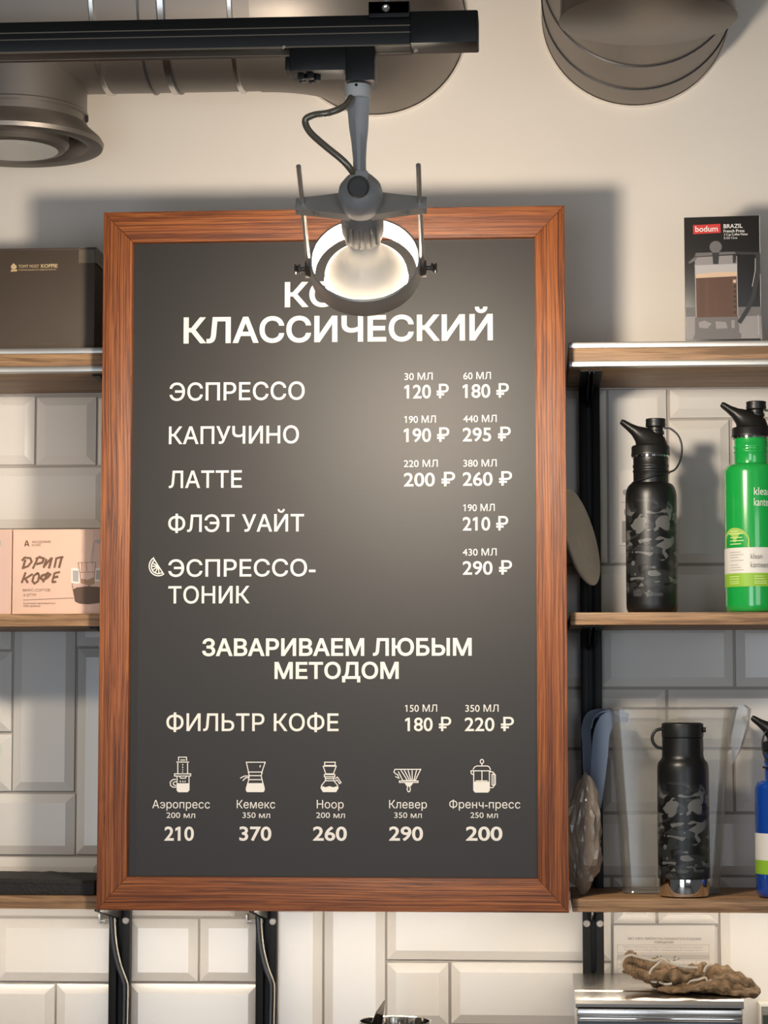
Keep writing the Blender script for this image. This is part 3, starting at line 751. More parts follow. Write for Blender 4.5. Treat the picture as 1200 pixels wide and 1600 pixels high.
# lamp holder with cooling fins
b = MB().lathe([(0.0195,-0.112),(0.0215,-0.100),(0.0226,-0.085),(0.0228,-0.073),(0.0208,-0.064),(0.0190,-0.061)], L(0), AXD, 40)
for k in range(6):
    a = R(-90 + (k-2.5)*17)
    d = E1*math.cos(a) + E2*math.sin(a); n_ = E1*(-math.sin(a)) + E2*math.cos(a)
    p0 = L(-0.098)+d*0.0215; p1 = L(-0.069)+d*0.0215
    b.hexa([p0-n_*.0012, p0+n_*.0012, p1+n_*.0012, p1-n_*.0012, p0-n_*.0012+d*.0036, p0+n_*.0012+d*.0036, p1+n_*.0012+d*.0036, p1-n_*.0012+d*.0036])
b.build('lamp_holder', M['holder'], lamp, angle=30)
bulb = MB().lathe([(0.0172,-0.062),(0.0182,-0.060),(0.0182,-0.043),(0.0180,-0.041),(0.0182,-0.036),(0.0200,-0.029),(0.0255,-0.0215),(0.0325,-0.0155),(0.0382,-0.0095),(0.0412,-0.004)], L(0), AXD, 56, cap1=False).build('bulb', M['bulbwhite'], lamp, angle=40)
MB().lathe([(0.0412,-0.0042),(0.0445,-0.0022),(0.0453,0.0008)], L(0), AXD, 56, cap0=False, cap1=False).build('glass_rim', M['rimglow'], bulb)
MB().lathe([(0.0453,0.0008),(0.0456,0.007),(0.0442,0.0150),(0.0400,0.0220),(0.0320,0.0285),(0.0220,0.0325),(0.011,0.0345),(0,0.035)], L(0), AXD, 56, cap0=False).build('bulb_glass', M['glow'], bulb)
ring = MB().lathe([(0.0575,-0.0255),(0.0588,-0.026),(0.0600,-0.025),(0.0602,-0.0015),(0.0592,0.0003),(0.0565,0.0003),(0.0560,-0.0012),(0.0572,-0.006),(0.0572,-0.0075),(0.0575,-0.0255)], L(0), AXD, 72, cap0=False, cap1=False).build('ring', M['ringmetal'], lamp, angle=30)
for s in (-1, 1):
    b = MB()
    p = L(-0.009, s*0.0625)
    b.hexa([p+E1*s*a_+E2*c_+AXD*d_ for d_ in (-0.007, 0.009) for a_, c_ in ((-0.003,-0.005),(0.0035,-0.005),(0.0035,0.005),(-0.003,0.005))])
    b.lathe([(0.0024,0),(0.0024,0.005),(0.0055,0.0055),(0.0058,0.0068),(0.0036,0.009),(0.0058,0.0105),(0.0050,0.0118),(0,0.0118)], p+E1*s*0.0033, E1*s, 18)
    b.build('thumb_screw', M['thumb'], ring)

# ================================================================== VENTILATION DUCTS
def pipe(path, r, seg=64):
    b = MB(); b.tube(path, r, seg, smooth=1); return b
d_r = thing('ventilation_duct', 'grey ventilation duct leaving the wall above the press box, capped underneath', 'air duct', at(992, 22, 0))
DC = at(992, 24, 0); DR = DC.z - at(992, 165.5, 0).z
MB().lathe([(DR,0.0),(DR,0.86)], DC + Vector((0,-0.0,0)), (0,-1,0), 80).build('duct_pipe', M['duct'], d_r)
for yy in (0.094, 0.214, 0.62):
    MB().lathe([(DR,yy-0.004),(DR+0.0022,yy-0.002),(DR+0.0022,yy+0.0015),(DR,yy+0.003)], DC, (0,-1,0), 80, cap0=False, cap1=False).build('seam', M['duct_seam'], d_r)
zb_ = DC.z-DR
cpc = Vector((at(1011, 34, -0.41).x, -0.437, 0))
b = MB().lathe([(0.1150, DC.z-0.03), (0.1150, zb_+0.001), (0.1165, zb_+0.0005), (0.1165, zb_-0.0015), (0.1145, zb_-0.0022), (0.0, zb_-0.0022)], cpc, (0,0,1), 72, cap0=False)
b.build('end_cap', M['duct_cap'], d_r)
MB().lathe([(DR+0.001,0.0),(DR+0.003,0.0),(DR+0.001,0.006)], DC, (0,-1,0), 80, cap0=False, cap1=False).build('sealant_bead', M['plaster'], d_r)

d_l = thing('ventilation_duct', 'grey ventilation duct bending from the wall to an outlet behind the lighting track', 'air duct', at(588, 40, 0))
LC = at(588, 42, 0); LR = LC.z - at(585, 180, 0).z
AYL = -0.158; rb = 0.158
# elbow from the wall round to the left, then the straight run
secs = []
def ring_at(c, u, v, r, n=64): return [c + (u*math.cos(2*math.pi*i/n) + v*math.sin(2*math.pi*i/n))*r for i in range(n)]
zv = Vector((0,0,1))
secs.append(ring_at(LC + Vector((0,-0.0,0)), Vector((1,0,0)), zv, LR))
for k in range(0, 13):
    a = R(90*k/12)
    c = LC + Vector((-rb*(1-math.cos(a)), -rb*math.sin(a), 0))
    u = Vector((math.cos(a), -math.sin(a), 0))
    secs.append(ring_at(c, u, zv, LR))
MB().loft(secs[1:]).build('elbow', M['duct'], d_l)
RX = LC.x - rb
RR = LR*0.99
run_z = LC.z
MB().lathe([(RR,-0.004),(RR,1.2)], (RX, -rb, run_z), (-1,0,0), 80).build('duct_pipe', M['duct'], d_l)
for p_, w_, m_ in ((358,0.008,'duct_bright'),(250,0.012,'duct_bright'),(256,0.003,'duct_seam'),(215,0.003,'duct_seam'),(142,0.008,'duct_bright')):
    o = RX - at(p_, 100, -0.28).x
    MB().lathe([(RR,o-w_/2),(RR+0.003,o-w_/3),(RR+0.003,o+w_/3),(RR,o+w_/2)], (RX, -rb, run_z), (-1,0,0), 80, cap0=False, cap1=False).build('seam', M[m_], d_l)
MB().lathe([(LR+0.0005,0.0),(LR+0.003,0.0),(LR+0.001,0.006)], LC, (0,-1,0), 80, cap0=False, cap1=False).build('sealant_bead', M['plaster'], d_l)
oc = Vector((at(22, 225, -rb).x, -rb, 0))
orad = at(134, 180, -rb).x - oc.x
zr = at(22, 232, -rb).z                       # underside of the rim
MB().lathe([(orad, run_z-0.02), (orad, zr+0.030)], oc, (0,0,1), 72, cap0=False).build('outlet_stub', M['duct'], d_l)
zs = at(20, 152, -rb-orad).z
MB().lathe([(orad, zs-0.002), (orad+0.0022, zs), (orad+0.0022, zs+0.004), (orad, zs+0.006)], oc, (0,0,1), 72, cap0=False, cap1=False).build('seam', M['duct'], d_l)
ro = at(160, 225, -rb).x - oc.x
valve = MB().lathe([(orad-0.004, zr+0.040), (orad+0.001, zr+0.034), (orad+0.006, zr+0.028), (ro-0.004, zr+0.015), (ro, zr+0.008), (ro-0.002, zr+0.002), (ro-0.012, zr), (ro-0.024, zr+0.003), (ro-0.032, zr+0.014), (ro-0.034, zr+0.03)], oc, (0,0,1), 72, cap0=False, cap1=False).build('outlet_rim', M['duct'], d_l)
MB().lathe([(ro-0.034, zr+0.028), (0, zr+0.028)], oc, (0,0,1), 64, cap0=False).build('throat_shade', M['dark_in'], valve)  # black disc stands in for the shade inside the outlet
MB().lathe([(ro-0.052, zr+0.03), (ro-0.050, zr+0.006), (ro-0.056, zr-0.001), (ro-0.066, zr-0.003)], oc, (0,0,1), 64, cap0=False, cap1=False).build('valve_disc', M['duct'], valve)  # grey here paints the unlit part of the white valve
MB().lathe([(ro-0.066, zr-0.003), (0, zr-0.0045)], oc, (0,0,1), 64, cap0=False).build('valve_face', M['white_metal'], valve)
o = at(134, 186, -rb); MB().lathe([(0.005,-0.002),(0.005,0.003),(0,0.004)], (oc.x+orad, -rb, o.z), (1,0,0), 12).build('rivet', M['dark_in'], d_l)

# ================================================================== LEFT SHELF CARTONS
YB = -0.200
z0 = zt1+0.0008; zt = at(80, 390, YB).z
xr = at(148, 470, YB).x; xl = xr-0.225
box = thing('cardboard_box', 'brown coffee carton with a tan printed logo on the top left shelf', 'box', ((xl+xr)/2, YB+0.07, z0))
MB().box(xl, xr, YB, YB+0.15, z0, zt, bev=0.0015).build('carton', M['kraft'], box)
lid = MB().box(xl-0.001, xr+0.001, YB-0.0006, YB+0.151, zt-0.0015, zt+0.0022, bev=0.0008).build('lid_flap', M['kraft'], box)
tp = MB(); tp.box(at(123,400,YB).x, xr+0.0006, YB-0.0004, YB, at(140,411,YB).z, zt+0.0026); tp.box(xr, xr+0.0018, YB-0.0004, YB+0.05, at(140,411,YB).z, zt+0.0026)
tp.build('tape', M['tape'], box)
lettering('TOMT MOST', 29, 61, 413.5, 418.5, YB, M['gold'], box, 0.01)
lettering('KOFFIE', 64, 90, 412.5, 418, YB, M['gold'], box, 0.035)
lettering('специализированный кофейный магазин', 29, 88, 420, 422.5, YB, M['gold'], box, 0.0)
lettering('Тел. 8 800 000 00 00  кофе в зернах и молотый', 62, 139, 535.5, 538.5, YB, M['tape'], box, 0.0)
decal('logo', box, YB-0.0005, M['gold'], [arc(21.5,417,4.6,4.0,0,340,14), [(16.5,424.5),(17.5,421.5),(27,421),(26.5,424)], [(19.5,412.5),(21,411.5),(23,412.5),(23,414),(19.5,414)]], [])

YP = -0.205
z0 = zm1+0.0008; zt = at(85, 827, YP).z
xl = at(19.5, 895, YP).x; wpk = 0.1475
pk = thing('coffee_carton', 'pink drip coffee carton standing against the menu frame', 'box', (xl+wpk/2, YP+0.05, z0), 'pink drip coffee cartons')
MB().box(xl, xl+wpk, YP, YP+0.10, z0, zt, bev=0.0008).build('carton', M['pink'], pk)
a_ = at(144, 895, YP-0.0003)
MB().box(a_.x, xl+wpk-0.001, YP-0.0002, YP, z0+0.001, zt-0.001).build('printed_stripe', M['pinkside'], pk)
cv = lambda u, v: (u*165/1200, 820 + v*160/1164)
def art(name, m, polys=(), lines=(), w=0.0008, lift=0.0004): return decal(name, pk, YP-lift, M[m], [[cv(*p) for p in q] for q in polys], [[cv(*p) for p in l] for l in lines], w)
lettering('АКАДЕМИЯ', 50, 79, 844.8, 848.6, YP, M['brownink'], pk, 0.0)
lettering('КОФЕ', 50, 64, 850.0, 853.6, YP, M['brownink'], pk, 0.0)
lettering('МИКС-СОРТОВ', 36, 78.5, 920, 924.3, YP, M['brownink'], pk, 0.0)
lettering('6 ШТУК', 37, 57, 927.5, 931.5, YP, M['brownink'], pk, 0.0)
lettering('шоколадно-ореховый вкус', 36.5, 87, 941, 944, YP, M['brownink'], pk, 0.0)
lettering('100% арабика', 36.5, 63, 945.5, 948.3, YP, M['brownink'], pk, 0.0)
art('logo', 'brownink', [], [[(280,245),(298,185),(308,185),(328,245)], [(288,228),(320,222)]], 0.0016)
# brush lettering
BR = [[(288,395),(262,488)], [(248,410),(280,372),(345,380),(360,420),(320,470),(262,492),(248,496)],
      [(425,390),(372,500)], [(405,392),(450,366),(500,385),(480,430),(410,448)],
      [(530,388),(500,470),(494,490)], [(494,486),(545,420),(590,372)], [(590,372),(560,480),(552,496)],
      [(640,382),(618,488)], [(632,385),(680,370),(722,366)], [(700,376),(670,490)],
      [(292,540),(246,662)], [(372,558),(300,605),(268,618)], [(284,610),(318,660)],
      [(430,545),(384,580),(368,640),(392,668),(432,640),(446,580),(430,545)],
      [(548,535),(488,655)], [(530,560),(480,575),(462,610),(490,628),(540,600),(570,565),(548,552),(526,560)],
      [(620,550),(592,655)], [(612,552),(682,535)], [(606,600),(662,588)], [(590,655),(640,645)]]
b = MB()
for i, l in enumerate(BR): b.ribbon([at(*cv(*p), YP-0.0004-0.00001*i) for p in l], 0.0029 if i % 3 else 0.0033)
b.build('brush_lettering', M['brownink'], pk, smooth=False)
art('drawing', 'greyink', [[(1065,190),(1090,170),(1170,160),(1200,170),(1200,235),(1165,240),(1130,215),(1085,205)]], [[(1062,200),(1028,420)], [(1072,200),(1044,470)]], 0.0008)
art('drawing', 'paleink', [[(808,495),(838,490),(905,500),(905,670),(845,668),(808,655)], [(1085,495),(1135,490),(1160,640),(1075,640)]])
art('drawing', 'greyink', [[(826,518),(894,522),(890,650),(828,640)], [(1092,515),(1150,512),(1150,622),(1085,622)]], lift=0.0006)
art('drawing', 'pinkside', [[(822,668),(1180,668),(1185,720),(1080,705),(830,720)]])
art('drawing', 'tanink', [[(915,610),(1000,625),(1075,590),(1072,668),(1028,690),(1010,700),(990,680),(918,665)]], lift=0.0007)
art('drawing', 'coffeeink', [[(828,735),(870,712),(1000,698),(1100,704),(1180,715),(1175,860),(1120,890),(1000,903),(900,895),(852,870)]], lift=0.0007)
art('drawing', 'brownink', [], [[(885,430),(1090,425)], [(888,432),(918,610)], [(1085,430),(1072,590)], [(905,540),(1075,535)], [(818,668),(830,735)], [(265,855),(780,832),(835,832)], [(930,430),(930,520)], [(980,430),(985,520)]], 0.0005, lift=0.0008)
k2 = pk.copy(); C.objects.link(k2); k2.location.x -= wpk + 0.0018; k2.location.y += 0.0005
for ch in list(pk.children):
    c_ = ch.copy(); C.objects.link(c_); c_.parent = k2
tag(k2, 'pink drip coffee carton cut off by the left edge of the photo', 'box', 'pink drip coffee cartons')

# black rubber mat on the lowest left shelf
xa, xb_ = -1.2, at(150, 1390, -0.2).x
n = 90; secs = []
for i in range(n+1):
    x = xa + (xb_-xa)*i/n
    h = 0.0215 + 0.0016*noise.noise((x*60, 0, 1)) + 0.0012*math.sin(x*14)
    j = 0.0012*noise.noise((x*140, 3, 0))
    y0 = -0.214 + 0.001*noise.noise((x*90, 7, 0))
    secs.append([(x,y0,zl1+0.0004),(x,y0-0.001,zl1+h*0.3+j),(x,y0,zl1+h*0.55),(x,y0-0.0006,zl1+h*0.8+j),(x,y0+0.003,zl1+h),(x,-0.08,zl1+h+0.001),(x,-0.075,zl1+0.0004)])
tag(MB().loft(secs).build('rubber_mat', M['barmat']), 'folded black rubber mat lying on the lowest left shelf', 'mat')

# ================================================================== RIGHT TOP SHELF: PRESS BOX
YQ = -0.205
z0 = zt1+0.0008; xq0 = at(1070, 440, YQ).x; xq1 = at(1188, 440, YQ).x; zt = at(1130, 338, YQ).z
pb = thing('coffee_press_box', 'black box printed with a french press standing on the top right shelf', 'box', ((xq0+xq1)/2, YQ, z0))
MB().box(xq0, xq1, YQ, YQ+0.105, z0, zt, bev=0.0010).build('carton', M['blackbox'], pb)
MB().box(xq1-0.0006, xq1+0.0003, YQ-0.0003, YQ+0.0012, z0+0.002, zt-0.001).build('pale_edge', M['carton_edge'], pb)
cq = lambda u, v: (1060 + u*140/1018, 330 + v*220/1600)
def art(name, m, polys=(), lines=(), w=0.0008, lift=0.0004): return decal(name, pb, YQ-lift, M[m], [[cq(*p) for p in q] for q in polys], [[cq(*p) for p in l] for l in lines], w)
art('printed_table', 'pressmid', [[(88,1195),(940,1195),(955,1450),(90,1450)]], lift=0.0003)
art('printed_table', 'pressgrey', [[(84,1090),(935,1090),(940,1195),(88,1195)]], lift=0.0003)
art('red_label', 'redlabel', [[(168,155),(478,142),(480,245),(170,257)]])
lettering('bodum', 1086.5, 1121.5, 352.5, 361.5, YQ-0.0004, M['whiteink'], pb, 0.012)
lettering('BRAZIL', 1130.5, 1160, 350, 356.5, YQ, M['whiteink'], pb, 0.012)
lettering('French Press', 1130.5, 1163, 358.6, 363.2, YQ, M['whiteink'], pb, 0.012)
lettering('3 Cup Coffee Maker', 1131, 1168.5, 364.8, 368.2, YQ, M['whiteink'], pb, 0.006)
lettering('0.35l 12oz', 1131, 1152, 370.2, 373.6, YQ, M['whiteink'], pb, 0.0)
art('press_picture', 'pressdark', [[(180,500),(200,468),(560,458),(910,470),(905,500),(690,495),(640,480),(185,510)]], lift=0.0004)
art('press_picture', 'pressgrey', [arc(424,405,70,68,0,350,20), [(188,512),(200,470),(640,462),(655,488)], [(110,580),(185,515),(215,525),(190,560),(130,590)]], lift=0.0006)
art('press_picture', 'pressmid', [[(185,520),(650,500),(665,700),(195,720)]], lift=0.0005)
art('press_picture', 'pressdark', [[(385,470),(465,470),(455,600),(395,600)], [(615,500),(655,500),(650,590),(620,590)]], lift=0.0007)
art('press_picture', 'presslight', [[(195,610),(660,600),(665,695),(198,722)]], lift=0.0006)
art('press_picture', 'pressfoam', [[(198,715),(430,690),(662,692),(664,740),(200,757)]], lift=0.0008)
art('press_picture', 'presscoffee', [[(200,757),(664,740),(672,1200),(205,1205)]], lift=0.0006)
art('press_picture', 'pressfoam', [[(620,780),(655,778),(655,815),(622,818)]], lift=0.0009)
art('press_picture', 'pressdark', [[(625,y),(658,y-2),(655,y+22),(630,y+25)] for y in (845, 900, 960, 1015, 1075, 1140)], lift=0.0009)
art('press_picture', 'presslight', [], [[(190,600),(205,1200)]], 0.0009, lift=0.0009)
art('press_picture', 'presslight', [], [[(662,510),(675,1190)]], 0.0009, lift=0.0009)
art('press_picture', 'pressgrey', [[(190,1205),(685,1200),(690,1380),(715,1395),(712,1445),(165,1450),(190,1390)]], lift=0.0007)
art('press_picture', 'pressmid', [[(230,1260),(300,1240),(380,1275),(330,1330),(240,1320)], [(420,1250),(540,1260),(560,1330),(430,1335)], [(600,1240),(640,1240),(640,1330),(605,1330)]], lift=0.0008)
art('press_picture', 'pressdark', [], [[(900,480),(905,700),(850,980),(780,1130),(690,1270)]], 0.0062, lift=0.0007)
art('press_picture', 'presslight', [], [[(872,540),(872,680),(838,860)]], 0.0010, lift=0.0009)
art('press_picture', 'presslight', [], [[(905,1180),(912,1410)]], 0.0010, lift=0.0009)
pb.rotation_euler.z = R(-4)

# ================================================================== BOTTLES
def bottle_lathe(r, hs, hn, hc, rn):
    """body from base to the mouth; hs shoulder start, hn neck start, hc mouth height"""
    p = [(0, 0.0), (r*0.82, 0.0), (r*0.93, 0.0015), (r*0.985, 0.006), (r, 0.012), (r, hs)]
    for k in range(1, 9):
        a = R(90*k/8); p.append((rn + (r-rn)*math.cos(a)**0.8 if k < 8 else rn, hs + (hn-hs)*math.sin(a)))
    hm = (hn+hc)/2
    p += [(rn, hm-0.004), (rn+0.0009, hm-0.0025), (rn+0.0009, hm-0.001), (rn, hm), (rn, hm+0.003), (rn+0.0009, hm+0.0045), (rn+0.0009, hm+0.006), (rn, hm+0.0075), (rn, hc)]
    return p
def curved_patch(b, c, r, x0, x1, z0, z1, n=24, mi=0):
    A = [b.bm.verts.new((c.x+r*math.sin(x0+(x1-x0)*i/n), c.y-r*math.cos(x0+(x1-x0)*i/n), z0)) for i in range(n+1)]
    B = [b.bm.verts.new((c.x+r*math.sin(x0+(x1-x0)*i/n), c.y-r*math.cos(x0+(x1-x0)*i/n), z1)) for i in range(n+1)]
    for i in range(n): b.bm.faces.new((A[i], A[i+1], B[i+1], B[i])).material_index = mi
def sport_bottle(axis_px, mid_py, base_z, r, H, body_mat, label, strap_side=1, wound=True):
    Y = -0.178
    x = at(axis_px, mid_py, Y).x
    t = thing('water_bottle', label, 'bottle', (x, Y, base_z))
    c = Vector((x, Y, base_z)); hs, hn, hc, ht = H; rn = 0.0243
    body = MB().lathe(bottle_lathe(r, hs, hn, hc, rn), c, (0,0,1), 56).build('body', body_mat, t, angle=50)
    MB().lathe([(rn+0.0004, hc-0.002), (rn+0.0022, hc-0.0015), (rn+0.0022, hc+0.0008), (rn+0.0004, hc+0.001)], c, (0,0,1), 40, cap0=False, cap1=False).build('steel_ring', M['chrome'], body)
    k = (ht-hc)/0.0530                                   # cap height scale
    b = MB().lathe([(rn, hc+0.0008), (rn+0.0025, hc+0.0010), (rn+0.0030, hc+0.003), (rn+0.0024, hc+0.0045), (rn+0.0024, hc+0.013*k), (rn+0.0012, hc+0.0150*k), (rn-0.004, hc+0.0165*k), (0, hc+0.017*k)], c, (0,0,1), 48)
    cap = b.build('cap', M['matteblack'], t, angle=45)
    b = MB(); secs = []
    path = [((0.000,0.012),0.0255,0.0235), ((-0.002,0.019),0.0235,0.020), ((-0.0065,0.0255),0.0185,0.0165), ((-0.0135,0.031),0.0125,0.0125), ((-0.0215,0.0368),0.0078,0.010), ((-0.0300,0.0425),0.0055,0.0082), ((-0.0390,0.0490),0.0042,0.0070), ((-0.0412,0.0503),0.0030,0.0055)]
    P_ = [Vector((p[0][0], 0, p[0][1]*k)) for p in path]
    for i, (p, rr_, dd) in enumerate(path):
        tg = (P_[min(i+1, 7)] - P_[max(i-1, 0)]).normalized()
        if i == 0: tg = Vector((0,0,1))
        if i == 1: tg = Vector((-0.35,0,0.93)).normalized()
        u = Vector((tg.z, 0, -tg.x))
        cc_ = c + Vector((0,0,hc)) + P_[i]
        secs.append([cc_ + u*rr_*math.cos(2*math.pi*j/28) + Vector((0,1,0))*dd*math.sin(2*math.pi*j/28) for j in range(28)])
    b.loft(secs); b.build('spout', M['matteblack'], t, angle=50)
    kc = c + Vector((0.0075, 0, hc))
    MB().lathe([(0.0120,0.013*k),(0.0118,0.026*k),(0.0100,0.027*k),(0.0100,0.0305*k),(0.0116,0.0315*k),(0.0116,0.0355*k),(0.0102,0.0365*k),(0.0102,0.0405*k),(0.0138,0.0420*k),(0.0142,0.0440*k),(0.0136,0.0495*k),(0.0142,0.0510*k),(0.0136,0.0530*k),(0.0,0.0532*k)], kc, (0,0,1), 36).build('plug', M['matteblack'], t, angle=40)
    s = strap_side
    pts = [kc + Vector((s*0.011, -0.004, 0.0395*k)), kc + Vector((s*0.020, -0.006, 0.0385*k)), kc + Vector((s*0.031, -0.008, 0.028*k)), kc + Vector((s*0.0355, -0.010, 0.012*k)), kc + Vector((s*0.033, -0.013, -0.006*k)), kc + Vector((s*0.026, -0.016, -0.019*k)), kc + Vector((s*0.018, -0.0175, -0.0235*k))]
    # the tail wraps round the neck, sloping down
    q = MB().tube(pts, 0.0014, 10, smooth=6)
    wr = []
    for j in range(25):
        a = 2*math.pi*j/24
        wr.append(c + Vector((math.cos(a)*(rn+0.0016), math.sin(a)*(rn+0.0016), hc-0.030*k + 0.0075*math.cos(a)*s)))
    if wound: q.tube(wr[:-1], 0.0015, 8, smooth=2, closed=True)
    q.build('strap', M['matteblack'], t, angle=60)
    return t, body, c

H1 = (0.1590, 0.1815, 0.2190, 0.2720)
t, body, c = sport_bottle(1018, 850, zm1+0.0005, 0.0357, H1, M['camo'], 'black camouflage bottle with spout cap on the middle right shelf')
for s_, x0_, x1_ in (('klean', 987, 1002), ('kanteen', 1013, 1036)):
    lettering(s_, x0_, x1_, 924, 931, c.y-0.0357, M['greylogo'], body, 0.02, wrap=(c, 0.0357))
b = MB()
for a, zc_ in ((-0.30, 0.0245), (-0.22, 0.0275), (-0.26, 0.0215)):
    curved_patch(b, c, 0.0361, a, a+0.09, c.z+zc_, c.z+zc_+0.0032, 4)
b.build('logo', M['greylogo'], body)

def label_band(c, r, body, z0, z1, z2, tab=True, textx=None):
    b = MB(); curved_patch(b, c, r+0.0004, -2.6, 2.6, z1, z2, 60); bd = b.build('label_band', M['labelwhite'], body)
    b = MB(); curved_patch(b, c, r+0.0004, -2.6, 2.6, z0, z1, 60); b.build('label_band', M['labelgreen'], body)
    return bd
HG = (0.1940, 0.2075, 0.2440, 0.2950)
RG = 0.0385
t, body, c = sport_bottle(1176, 850, zm1+0.0005, RG, HG, M['green'], 'glossy green bottle with paper label and black spout cap', 1, False)
gzz = lambda py: at(1176, py, c.y-RG).z
lettering('klean', 1178, 1206, 760.5, 773, c.y-RG, M['whiteink'], body, 0.0, wrap=(c, RG))
lettering('kanteen', 1178, 1212, 777, 790, c.y-RG, M['whiteink'], body, 0.0, wrap=(c, RG))
bd = label_band(c, RG, body, gzz(916), gzz(895), gzz(855))
lettering('klean', 1173, 1191, 864.5, 873, c.y-RG, M['labeltext'], bd, 0.0, wrap=(c, RG), rise=0.0008)
lettering('kanteen', 1173, 1200, 877.5, 886.5, c.y-RG, M['labeltext'], bd, 0.0, wrap=(c, RG), rise=0.0008)
b = MB()
for yy in (862, 866, 870, 875, 882, 886, 890):
    curved_patch(b, c, RG+0.0007, -1.0, -0.62+0.1*(yy % 3), gzz(yy+0.6), gzz(yy-0.4), 6)
b.build('fine_print', M['labelline'], bd)
b = MB()
for yy in (900, 904, 908, 911):
    curved_patch(b, c, RG+0.0007, -1.05, -0.60, gzz(yy+0.6), gzz(yy-0.4), 6)
    curved_patch(b, c, RG+0.0007, -0.05, 0.30+0.05*(yy % 3), gzz(yy+0.6), gzz(yy-0.4), 6)
b.build('fine_print', M['limeprint'], bd)
b = MB()
cen = (-0.78, gzz(845)); vs = []
for j in range(29):
    a = R(-10 + 200*j/28)
    th = cen[0] + 0.58*math.cos(a); zz_ = cen[1] + 0.0188*math.sin(a)
    vs.append((th, zz_))
vs += [(-1.35, gzz(855)), (-0.21, gzz(855))]
ctr = b.bm.verts.new((c.x+(RG+.0005)*math.sin(cen[0]), c.y-(RG+.0005)*math.cos(cen[0]), cen[1]))
ring_ = [b.bm.verts.new((c.x+(RG+.0005)*math.sin(a), c.y-(RG+.0005)*math.cos(a), z)) for a, z in vs]
for i in range(len(ring_)): b.bm.faces.new((ctr, ring_[i], ring_[(i+1) % len(ring_)]))
tab = b.build('round_sticker', M['labellime'], body)
b = MB()
for yy, a0, a1 in ((829, -0.95, -0.62), (833, -1.05, -0.42), (839, -0.98, -0.45), (844, -0.98, -0.40), (849, -0.98, -0.5)):
    curved_patch(b, c, RG+0.0009, a0, a1, gzz(yy+0.8), gzz(yy-0.6), 6)
b.build('fine_print', M['limeprint'], tab)

zs3 = zl1+0.0006
HB = (0.1455, 0.1600, 0.1975, 0.2475)
RB = 0.0383
t, body, c = sport_bottle(1224, 1300, zs3, RB, HB, M['blue'], 'glossy blue bottle cut off by the right edge, beside the black camouflage bottle', -1)
gzz = lambda py: at(1200, py, c.y-RB*0.5).z
label_band(c, RB, body, gzz(1366), gzz(1344), gzz(1302))

# lower camouflage bottle with loop lid and steel base
Y = -0.178; x = at(1068, 1290, Y).x; c = Vector((x, Y, zs3))
t = thing('water_bottle', 'black camouflage bottle with loop lid and shiny steel base on the lowest shelf', 'bottle', c)
MB().lathe([(0,0),(0.0305,0),(0.0335,0.0015),(0.0348,0.006),(0.0352,0.0248)], c, (0,0,1), 56).build('steel_base', M['chrome'], t)
body = MB().lathe([(0.0346,0.0240),(0.0354,0.0250),(0.0358,0.027),(0.0354,0.170),(0.0350,0.178),(0.0335,0.1835),(0.0305,0.1865),(0.0290,0.190),(0.0285,0.193),(0.0282,0.2165)], c, (0,0,1), 56).build('body', M['camo'], t, angle=50)
lid = MB().lathe([(0.0262,0.2160),(0.0284,0.2175),(0.0287,0.219),(0.0289,0.233),(0.0284,0.2362),(0.0255,0.2378),(0,0.2380)], c, (0,0,1), 48).build('lid', M['matteblack'], t, angle=40)
b = MB().tube([c+Vector((-0.0275,-0.008,0.2290)), c+Vector((-0.036,-0.009,0.2275)), c+Vector((-0.0415,-0.0095,0.2205)), c+Vector((-0.0415,-0.0095,0.2120)), c+Vector((-0.036,-0.009,0.2045)), c+Vector((-0.0285,-0.008,0.2025))], 0.0022, 12, smooth=6)
b.build('carry_loop', M['matteblack'], lid)
MB().lathe([(0.0035,0),(0.0035,0.004),(0,0.0045)], c+Vector((0.0275,-0.008,0.228)), (1,0,0), 14).build('hinge_pin', M['matteblack'], lid)
lettering('klean', 1059, 1075, 1358, 1364, c.y-0.0356, M['greylogo'], body, 0.02, wrap=(c, 0.0356))
lettering('kanteen', 1085, 1104, 1357, 1363, c.y-0.0356, M['greylogo'], body, 0.02, wrap=(c, 0.0356))
b = MB()
for a, zc_ in ((0.28, 0.0395), (0.36, 0.0425), (0.32, 0.0365)): curved_patch(b, c, 0.0361, a, a+0.09, c.z+zc_, c.z+zc_+0.0034, 4)
b.build('logo', M['greylogo'], body)

# ================================================================== DISH, CARD, JUG, BAG
dc = at(896, 842, -0.105)
ax_ = Vector((0.93, -0.31, 0.24)).normalized()
dr = 0.072
b = MB().lathe([(0,0.0),(dr*0.6,0.0005),(dr*0.88,0.004),(dr*0.985,0.0085),(dr,0.0110),(dr*0.98,0.0125),(dr*0.86,0.0080),(dr*0.6,0.0045),(0,0.004)], dc, ax_, 64)
tag(b.build('dish', M['dish']), 'round cream dish leaning half hidden behind the right side of the menu frame', 'dish')

YC = -0.0115
card = thing('printed_card', 'small white printed card on the tiles behind the upper camouflage bottle', 'card', at(985, 795, YC))
pl = [(968,741),(971,735),(979,734),(1003,734),(1003,852),(968,852)]
MB().prism(px(pl, YC-0.0012), (0,0.0030,0)).build('card_sheet', M['paper'], card)
decal('printed_mark', card, YC-0.0015, M['finegrey'], [[(973,766),(979,764),(982,775),(974,773)], arc(980,800,5,7,0,340,14), [(972,814),(978,814),(978,848),(972,848)]], [[(971,785),(1000,785)]], 0.0008)

